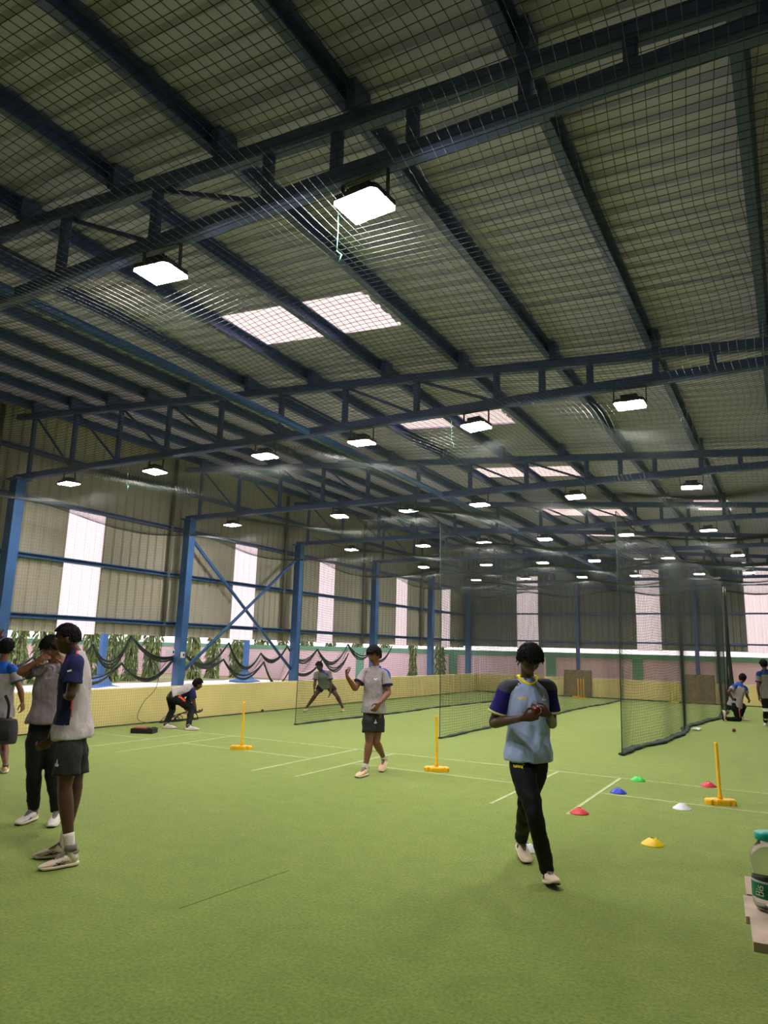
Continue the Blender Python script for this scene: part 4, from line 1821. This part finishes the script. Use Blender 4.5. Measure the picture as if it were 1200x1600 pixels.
# ---------- boy in the blue jersey, walking and looking at the ball in his hands
P = Pose(838, 1372)
P.foot('A', (792, 1318), (825, 1351), pitch=.22)
P.foot('B', (846, 1367), (870, 1394), pitch=-.12)
P.J['heelB'].z += .0
P.J['toeB'].z += .045
P.p('hipA', 813, 1192, .04); P.p('hipB', 839, 1190, .06)
# the leg crossing in front starts at the left hip of the picture
P.J['hipA'], P.J['hipB'] = P.J['hipB'], P.J['hipA']
P.p('knA', 823, 1256, .10); P.p('knB', 834, 1268, -.18)
P.p('neck', 824, 1062, .05); P.p('head', 827.5, 1031, -.06)
P.p('shA', 789, 1076, .02); P.p('shB', 858, 1074, .08)
P.p('elA', 771, 1130, .06); P.p('elB', 863, 1131, .10)
P.p('wrA', 816, 1122, -.245); P.p('wrB', 857, 1116, -.22)


def fn1(tv, l, f, c):
    if f > 0 and tv > .62 and l > .055 - (tv - .62) * .12:
        return 2
    if tv > .80 and abs(l) > .05 + .9 * (.97 - tv) and int((l * 60 + tv * 30) % 2) == 0:
        return 1
    return 0


cl1 = cloth('steel_dark', (140, 154, 190))
sh1 = {'mats': [STEEL, DGREY, cl1], 'smats': [VIOLET, DGREY], 'fn': fn1, 'sfn': lambda a, c: 1 if a < .015 else 0, 'collar': YELC, 'cuff': PALEY, 'hem': .02, 'wr': .012}
lg1 = {'kind': 'pants', 'mats': [BLACKC], 'len': 1.0}
boy1 = person('boy in blue and violet jersey walking with both hands on a red ball, head bowed', 'boys training', P.J, 'deep', pv(.12, -.62, -.78), hair=(.022, .046, -.012, -.055),
              front=pv(.05, 0, -1), shirt=sh1, legs=lg1, shoes=(SHOE_CREAM, SOLE_W, [((.07, .04), (.10, .075)), ((.08, .04), (.11, .072)), ((.09, .04), (.12, .068))]),
              hands=({'d': pv(.9, .22, -.3), 'pn': pv(.25, .15, .95), 'side': 1, 'curl': .55}, {'d': pv(-.85, .30, -.25), 'pn': pv(-.3, .1, .95), 'side': -1, 'curl': .6}), vox=.0052, seed=2.0, sleeve_len=.70)
decal(sh1['ob'], WORD, at_depth(814.5, 1090.5, P.D), RH, UP + RH * .12, -FH, .0055, YELC, 'brand_print', boy1)
decal(sh1['ob'], LOTUS, at_depth(848.5, 1091, P.D), RH, UP, -FH, .005, WHITEC, 'emblem', boy1)
decal(lg1['ob'], WORD, at_depth(808.5, 1195, P.D), RH, UP + RH * .1, -FH, .006, YELC, 'trouser_print', boy1)
ball(at_depth(838, 1110, P.D - .25), 'red cricket ball held in the hands of the boy in blue', .0355)

# ---------- tall boy at left in grey and navy shirt, seen from his left side
P = Pose(92, 1350)
P.foot('A', (104, 1339), (60, 1341))
P.foot('B', (125, 1351), (56, 1362))
P.p('hipA', 117, 1158, .22); P.p('hipB', 109, 1160, .02)
P.p('knA', 118, 1230, .20); P.p('knB', 101, 1232, -.02)
P.p('neck', 119, 1022, .10); P.p('head', 105, 999, .06)
P.p('shA', 112, 1034, .30); P.p('shB', 119, 1036, -.06)
P.p('elA', 97, 1108, .34); P.p('elB', 110, 1087, -.09)
P.p('wrA', 79, 1156, .16); P.p('wrB', 97, 1083, .14)


def fn2(tv, l, f, c):
    if f > -.018 and tv > .22:
        return 1
    if -.030 < f <= -.018 and tv > .30:
        return 2
    return 0


sh2 = {'mats': [HEATH, NAVY, ORANGE], 'smats': [NAVY], 'fn': fn2, 'sfn': lambda a, c: 0, 'hem': .05, 'w': 1.0, 'wr': .010}
lg2 = {'kind': 'shorts', 'mats': [CHAR], 'len': .72}
boy2 = person('tall boy in navy-sleeved grey shirt and dark shorts at left, seen from the side', 'boys training', P.J, 'deep', pv(-.86, -.12, -.30), hair=(.011, .068, .016, -.03),
              front=pv(-1, 0, -.15), shirt=sh2, legs=lg2, shoes=(SHOE_CREAM, SOLE_W, [((.09, .024), (.17, .050)), ((.10, .050), (.15, .026)), ((.12, .056), (.175, .028)), ((.075, .045), (.19, .03))]),
              hands=({'d': pv(-.75, -.60, -.2), 'pn': pv(-.4, .5, .7), 'side': 1, 'curl': .75}, {'d': pv(-.25, .15, .95), 'pn': pv(-.9, -.1, -.2), 'side': 1, 'curl': .6}),
              socks=(SOCK, .30), vox=.0052, seed=5.0)
decal(lg2['ob'], LOTUS, at_depth(97, 1191, P.D), RH, UP, -FH, .008, WHITEC, 'shorts_emblem', boy2)
for ob in [c for c in boy2.children if c.name.startswith('sleeve')][1:]:
    decal(ob, [([(-.018, -.004), (.022, .005)], .014)], at_depth(110, 1048, P.D - .1), RH, UP, -FH, .012, WHITEC, 'sleeve_print', boy2)
m = MB()
an = P.J['anB']
m.tube([an + UP * .012, an + UP * .055], [.0425, .0425], n=20)
m.build('ankle_brace', cloth('brace_grey', (124, 120, 116)), boy2, smooth=True)

# ---------- boy behind him, hand raised to his face
P = Pose(60, 1286)
P.foot('A', (60, 1279), (22, 1292))
P.foot('B', (92, 1280), (76, 1298))
P.p('hipA', 58, 1146, .05); P.p('hipB', 80, 1146, .10)
P.p('knA', 53, 1206, .0); P.p('knB', 83, 1208, .06)
P.p('neck', 83, 1040, .10); P.p('head', 81, 1015, .05)
P.p('shA', 59, 1048, .02); P.p('shB', 101, 1047, .14)
P.p('elA', 32, 1050, -.12); P.p('elB', 114, 1062, .0)
P.p('wrA', 54, 1036, -.10); P.p('wrB', 99, 1039, -.02)


def fn3(tv, l, f, c):
    return 0


sh3 = {'mats': [GREYD], 'fn': fn3, 'cuff': cloth('dark_cuff', (70, 70, 84)), 'hem': .14, 'w': .98, 'wr': .014}
lg3 = {'kind': 'pants', 'mats': [BLACKC], 'len': .98}
boy3 = person('boy in plain grey tee and black trousers holding a hand to his face', 'boys training', P.J, 'mid', pv(-.35, -.35, -.85), hair=(.022, .045, .0, -.05),
              front=pv(-.25, 0, -1), shirt=sh3, legs=lg3, shoes=(SHOE_WHITE, SOLE_W, [((.12, .035), (.15, .05)), ((.12, .035), (.155, .032))]),
              hands=({'d': pv(.78, .55, .05), 'pn': pv(.3, -.3, .85), 'side': -1, 'curl': .45}, {'d': pv(-.2, .8, .1), 'pn': pv(-.8, .1, .3), 'side': 1, 'curl': .6}), vox=.006, seed=8.0, sleeve_len=.55)
circ = [[(.045 * math.cos(a), .055 * math.sin(a)) for a in [2 * PI * i / 20 for i in range(16)]], [(-.03, -.06), (0, -.07), (.035, -.055)], [(-.02, .02), (.0, .035), (.02, .02)]]
decal(sh3['ob'], circ, at_depth(76.5, 1049, P.D), RH, UP, -FH, .010, cloth('print_grey', (168, 164, 160)), 'chest_print', boy3)

# ---------- boy at the left edge, seen from behind
P = Pose(0, 1204)
P.foot('A', (-19, 1203), (-24, 1190))
P.foot('B', (8, 1213), (6, 1200))
P.p('hipA', -12, 1122, .0); P.p('hipB', 7, 1122, -.02)
P.p('knA', -14, 1163, .0); P.p('knB', 6, 1166, -.02)
P.p('neck', 4, 1036, .0); P.p('head', 10, 1013, .03)
P.p('shA', -16, 1046, .0); P.p('shB', 20, 1046, -.02)
P.p('elA', -14, 1020, -.02); P.p('elB', 32, 1078, -.02)
P.p('wrA', -2, 1000, .05); P.p('wrB', 35, 1097, .02)


def fn4(tv, l, f, c):
    return 1 if tv > .80 - .2 * max(0, abs(l) - .10) and f < .05 else 0


sh4 = {'mats': [GREY, BLUEY], 'fn': fn4, 'sfn': lambda a, c: 1 if a < .05 else 0, 'cuff': cloth('cuff_slate', (74, 82, 100)), 'hem': .0, 'wr': .010}
lg4 = {'kind': 'shorts', 'mats': [BLACKC], 'len': .8}
boy4 = person('boy at the left frame edge seen from behind, blue shoulder yoke, one hand raised', 'boys training', P.J, 'mid', pv(-.3, .0, .95), hair=(.018, .055, .0, -.06),
              front=pv(-.1, 0, 1), shirt=sh4, legs=lg4, shoes=(SHOE_PEACH, SOLE_W),
              hands=({'d': pv(.15, 1, .05), 'pn': pv(.5, 0, .85), 'side': -1, 'curl': .3}, {'d': pv(.15, -1, .1), 'pn': pv(-.9, 0, .2), 'side': -1, 'curl': .6}), vox=.007, seed=11.0)
# his bag
bp2 = at_depth(11, 1142, P.D - .16)
t = thing('shoulder_bag', 'dark grey bag hanging at the hip of the boy at the left edge', 'bag', bp2)
m = MB()
m.tube([bp2 + V((0, 0, -.15)), bp2 + V((0, 0, -.13)), bp2 + V((0, 0, .0)), bp2 + V((0, 0, .12)), bp2 + V((0, 0, .145))], [(.10, .05), (.125, .075), (.13, .085), (.11, .07), (.08, .04)], lat=RH, n=20, sub=4)
m.build('body', cloth('bag_grey', (70, 68, 70)), t, smooth=True)
m = MB()
m.tube([bp2 + RH * .0 - FH * .07 + V((0, 0, -.10)), bp2 - FH * .085 + V((0, 0, -.02)), bp2 - FH * .07 + V((0, 0, .03))], [(.07, .015), (.085, .022), (.07, .01)], lat=RH, n=16, sub=4)
m.build('pocket', cloth('bag_pocket', (52, 50, 54)), t, smooth=True)
m = MB()
m.tube([bp2 - RH * .01 + V((0, 0, .13)), bp2 - RH * .03 + FH * .03 + V((0, 0, .3)), bp2 - RH * .1 + FH * .05 + V((0, 0, .42))], [(.018, .004)] * 3, lat=RH, n=8, sub=5)
m.build('strap', MATS['strap_black'], t, smooth=True)

# ---------- boy throwing, middle of the hall
P = Pose(582, 1210)
P.foot('A', (576, 1211), (555, 1216))
P.foot('B', (609, 1198), (595, 1207), pitch=.35)
P.p('hipA', 577, 1117, .0); P.p('hipB', 590, 1117, .05)
P.p('knA', 577, 1161, -.06); P.p('knB', 588, 1160, .02)
P.p('neck', 587, 1043, .04); P.p('head', 584.5, 1024, -.0)
P.p('shA', 570, 1051, .10); P.p('shB', 603, 1053, -.02)
P.p('elA', 555, 1076, .0); P.p('elB', 607, 1082, -.08)
P.p('wrA', 542, 1057, -.10); P.p('wrB', 593, 1099, -.25)


def fn5(tv, l, f, c):
    return 1 if tv > .76 and l > .055 and f < .03 else (2 if l > .12 and f < .02 and tv > .3 else 0)


shB5 = P.J['shB'].copy()
sh5 = {'mats': [GREY, BLUEY, cloth('side_dark', (56, 60, 70))], 'fn': fn5, 'sfn': lambda a, c: 1 if (c - shB5).length < .13 and a < .075 and (c - shB5).dot(RH + FH * .8 + UP * .5) > -.01 else 0, 'cuff': NAVY, 'hem': .04, 'w': .92, 'wr': .011}
lg5 = {'kind': 'shorts', 'mats': [CHAR], 'len': .62}
boy5 = person('boy in grey tee and charcoal shorts walking with one fist raised, mid hall', 'boys training', P.J, 'mid', pv(-.62, -.22, -.75), hair=(.022, .040, -.004, -.055),
              front=pv(-.35, 0, -.94), shirt=sh5, legs=lg5, shoes=(SHOE_PEACH, SOLE_W),
              hands=({'d': pv(-.1, .95, -.15), 'pn': pv(.9, .1, -.3), 'side': 1, 'curl': .8}, {'d': pv(-.55, -.75, -.2), 'pn': pv(-.4, .2, .85), 'side': -1, 'curl': .45}),
              socks=(SOCK, .16), vox=.006, seed=13.0)
decal(lg5['ob'], LOTUS, at_depth(587, 1127.5, P.D), RH, UP, -FH, .008, WHITEC, 'shorts_emblem', boy5)
decal(sh5['ob'], [([(-.02, -.01), (.0, -.02), (.02, -.005)], .014)], at_depth(587, 1059, P.D), RH, UP, -FH, .01, WHITEC, 'chest_print', boy5)

# ---------- boy stretching with legs wide apart by the yellow wall
P = Pose(505, 1114)
P.foot('A', (484, 1110), (471, 1114))
P.foot('B', (536, 1107), (534, 1117))
P.p('hipA', 503, 1071, .0); P.p('hipB', 515, 1071, .0)
P.p('knA', 493, 1086, -.05); P.p('knB', 527, 1088, -.05)
P.p('neck', 501.5, 1049, -.30); P.p('head', 499, 1041, -.38)
P.p('shA', 494, 1053, -.28); P.p('shB', 514.5, 1051.5, -.28)
P.p('elA', 492, 1067, -.30); P.p('elB', 517, 1068, -.32)
P.p('wrA', 491, 1077, -.36); P.p('wrB', 516, 1081, -.36)


def fn6(tv, l, f, c):
    return 1 if tv > .70 and l > -.02 and f < .05 else 0


sh6 = {'mats': [cloth('grey_deep', (132, 134, 136)), BLUEY], 'fn': fn6, 'sfn': lambda a, c: 0, 'cuff': NAVY, 'hem': .0, 'wr': .010}
lg6 = {'kind': 'shorts', 'mats': [BLACKC], 'len': .55}
person('boy in grey and blue tee bending with legs wide apart behind the net', 'boys training', P.J, 'dark', pv(-.5, -.45, -.7), hair=(.012, .062, .01, -.05),
       shirt=sh6, legs=lg6, shoes=(SHOE_PEACH, SOLE_W), front=pv(-.1, -.6, -.7),
       hands=({'d': pv(0, -1, 0), 'pn': pv(.9, 0, 0), 'side': 1, 'curl': .5}, {'d': pv(-.05, -1, 0), 'pn': pv(-.9, 0, 0), 'side': -1, 'curl': .5}), vox=.008, seed=17.0)

# ---------- boy bending forward by the wall, catching low
P = Pose(285, 1137)
P.foot('A', (258, 1138), (271, 1138.5))
P.foot('B', (289, 1141), (311, 1141))
P.p('hipA', 268, 1087, .10); P.p('hipB', 270, 1088, -.08)
P.p('knA', 269, 1110, .16); P.p('knB', 300, 1107, -.10)
P.p('neck', 302, 1074, .03); P.p('head', 308.5, 1069.5, .06)
P.p('shA', 300, 1080, .16); P.p('shB', 301, 1081, -.12)
P.p('elA', 290, 1107, .12); P.p('elB', 303, 1098, -.10)
P.p('wrA', 303, 1113, .02); P.p('wrB', 306, 1113, -.06)


def fn7(tv, l, f, c):
    return 1 if f > .03 and tv > .45 else 0


sh7 = {'mats': [HEATH, NAVY], 'smats': [NAVY], 'fn': fn7, 'sfn': lambda a, c: 0, 'hem': .12, 'wr': .010}
lg7 = {'kind': 'pants', 'mats': [BLACKC], 'len': .98}
boy7 = person('boy in black trousers with an orange stripe bending low beside the yellow wall', 'boys training', P.J, 'dark', pv(.8, -.35, .45), hair=(.014, .062, .0, -.06),
       shirt=sh7, legs=lg7, shoes=(SHOE_WHITE, SOLE_W), front=pv(.25, -1, .1),
       hands=({'d': pv(.8, .1, -.3), 'pn': pv(0, 1, 0), 'side': 1, 'curl': .5}, {'d': pv(.85, .15, .0), 'pn': pv(0, 1, .3), 'side': -1, 'curl': .5}), vox=.007, seed=19.0)

decal(lg7['ob'], [[(-.09, .035), (-.03, .01), (.05, -.05)]], at_depth(287, 1091, P.D - .1), RH, UP, -FH, .026, ORANGE, 'side_stripe', boy7, .008)

# ---------- kneeling boy at right
P = Pose(1148, 1127)
P.foot('B', (1158, 1125.5), (1166, 1126))
P.p('knA', 1155, 1124.2, .0)
hl = at_z(1130, 1127)
P.J['toeA'] = hl + UP * .02 - RH * .0
P.J['heelA'] = hl + UP * .27 - RH * .02
P.J['fupA'] = -RH * 1.0 + UP * .1
P.J['fupA'] = RH * 1.0
P.J['anA'] = hl + UP * .205 + RH * .085
P.J['anA'] = at_depth(1135, 1123.0, P.D)
P.p('hipA', 1146, 1100, .0); P.p('hipB', 1151, 1100, .12)
P.p('knB', 1162, 1104, .38)
P.p('neck', 1156, 1068, .05); P.p('head', 1160.5, 1060, .10)
P.p('shA', 1146.5, 1073, .0); P.p('shB', 1165, 1076, .10)
P.p('elA', 1138.5, 1081, -.05); P.p('elB', 1167, 1087, .14)
P.p('wrA', 1144, 1091, -.05); P.p('wrB', 1170, 1093, .28)


def fn8(tv, l, f, c):
    return 1 if tv > .86 and f < .05 else 0


sh8 = {'mats': [GREY, BLUEY], 'fn': fn8, 'sfn': lambda a, c: 1 if a < .035 else 0, 'hem': -.14, 'wr': .013}
lg8 = {'kind': 'pants', 'mats': [BLACKC], 'len': .96}
boy8 = person('boy kneeling on one knee with his back turned, beside the right lane net', 'boys training', P.J, 'dark', pv(.65, -.1, .7), hair=(.016, .058, .0, -.06),
       shirt=sh8, legs=lg8, shoes=(SHOE_CREAM, SOLE_W), front=pv(.45, -.2, .9),
       hands=({'d': pv(.6, -.6, .3), 'pn': pv(.5, .2, .8), 'side': 1, 'curl': .5}, {'d': pv(.5, -.5, .5), 'pn': pv(-.6, .2, .6), 'side': -1, 'curl': .5}), vox=.008, seed=23.0)

decal(lg8['ob'], [[(-.01, .10), (.01, 0), (.015, -.12)]], at_depth(1152.5, 1113, P.D), RH, UP, -FH, .022, ORANGE, 'side_stripe', boy8, .006)

# ---------- boy standing at the right edge, back turned
P = Pose(1200, 1136)
P.foot('A', (1196.5, 1137), (1196, 1131))
P.foot('B', (1211, 1136), (1213, 1130))
P.p('hipA', 1195, 1088, .0); P.p('hipB', 1206, 1088, .0)
P.p('knA', 1197, 1111, .0); P.p('knB', 1209, 1111, .0)
P.p('neck', 1195, 1047.5, .0); P.p('head', 1193, 1038, .03)
P.p('shA', 1185.5, 1053, .0); P.p('shB', 1207, 1053, .0)
P.p('elA', 1184.5, 1073, -.03); P.p('elB', 1212, 1073, .0)
P.p('wrA', 1186, 1088, .03); P.p('wrB', 1214, 1087, .05)


def fn9(tv, l, f, c):
    return 1 if tv > .84 and f < .05 else 0


def st9(c, J, hc):
    for S_ in 'AB':
        kn, an = J['kn' + S_], J['an' + S_]
        if (c.xy - kn.xy).length < .16 and (abs(c.z - kn.z - .03) < .035 or abs(c.z - kn.z + .22) < .03):
            return 1
    return 0


sh9 = {'mats': [cloth('grey_olive', (120, 118, 112)), cloth('navy_yoke', (36, 56, 110))], 'fn': fn9, 'sfn': lambda a, c: 1 if a < .06 else 0, 'cuff': NAVY, 'hem': -.06, 'wr': .010}
lg9 = {'kind': 'pants', 'mats': [BLACKC, WHITEC], 'len': .98, 'stripe': st9}
person('boy standing at the right frame edge with his back turned, white bands on dark trousers', 'boys training', P.J, 'dark', pv(.1, -.05, 1), hair=(.014, .058, .0, -.06),
       shirt=sh9, legs=lg9, shoes=(SHOE_WHITE, SOLE_W), front=pv(.05, 0, 1),
       hands=({'d': pv(.05, -1, .1), 'pn': pv(.9, 0, 0), 'side': 1, 'curl': .5}, {'d': pv(.05, -1, .1), 'pn': pv(-.9, 0, 0), 'side': -1, 'curl': .5}), vox=.008, seed=29.0)


# ------------------------------------------------------------------ light and view
w = bpy.data.worlds.new('World')
SC.world = w
w.use_nodes = True
bg = w.node_tree.nodes['Background']
bg.inputs['Color'].default_value = (1.0, .93, .945, 1)
bg.inputs['Strength'].default_value = 2.0

SC.view_settings.view_transform = 'Standard'
SC.view_settings.look = 'None'
SC.view_settings.gamma = 1.0
SC.view_settings.use_curve_mapping = False
SC.view_settings.exposure = 0.1
cy = SC.cycles
cy.max_bounces = 6
cy.diffuse_bounces = 4
cy.glossy_bounces = 2
cy.transmission_bounces = 4
cy.transparent_max_bounces = 4
cy.caustics_reflective = False
cy.caustics_refractive = False
cy.sample_clamp_indirect = 6.0
cy.use_denoising = True
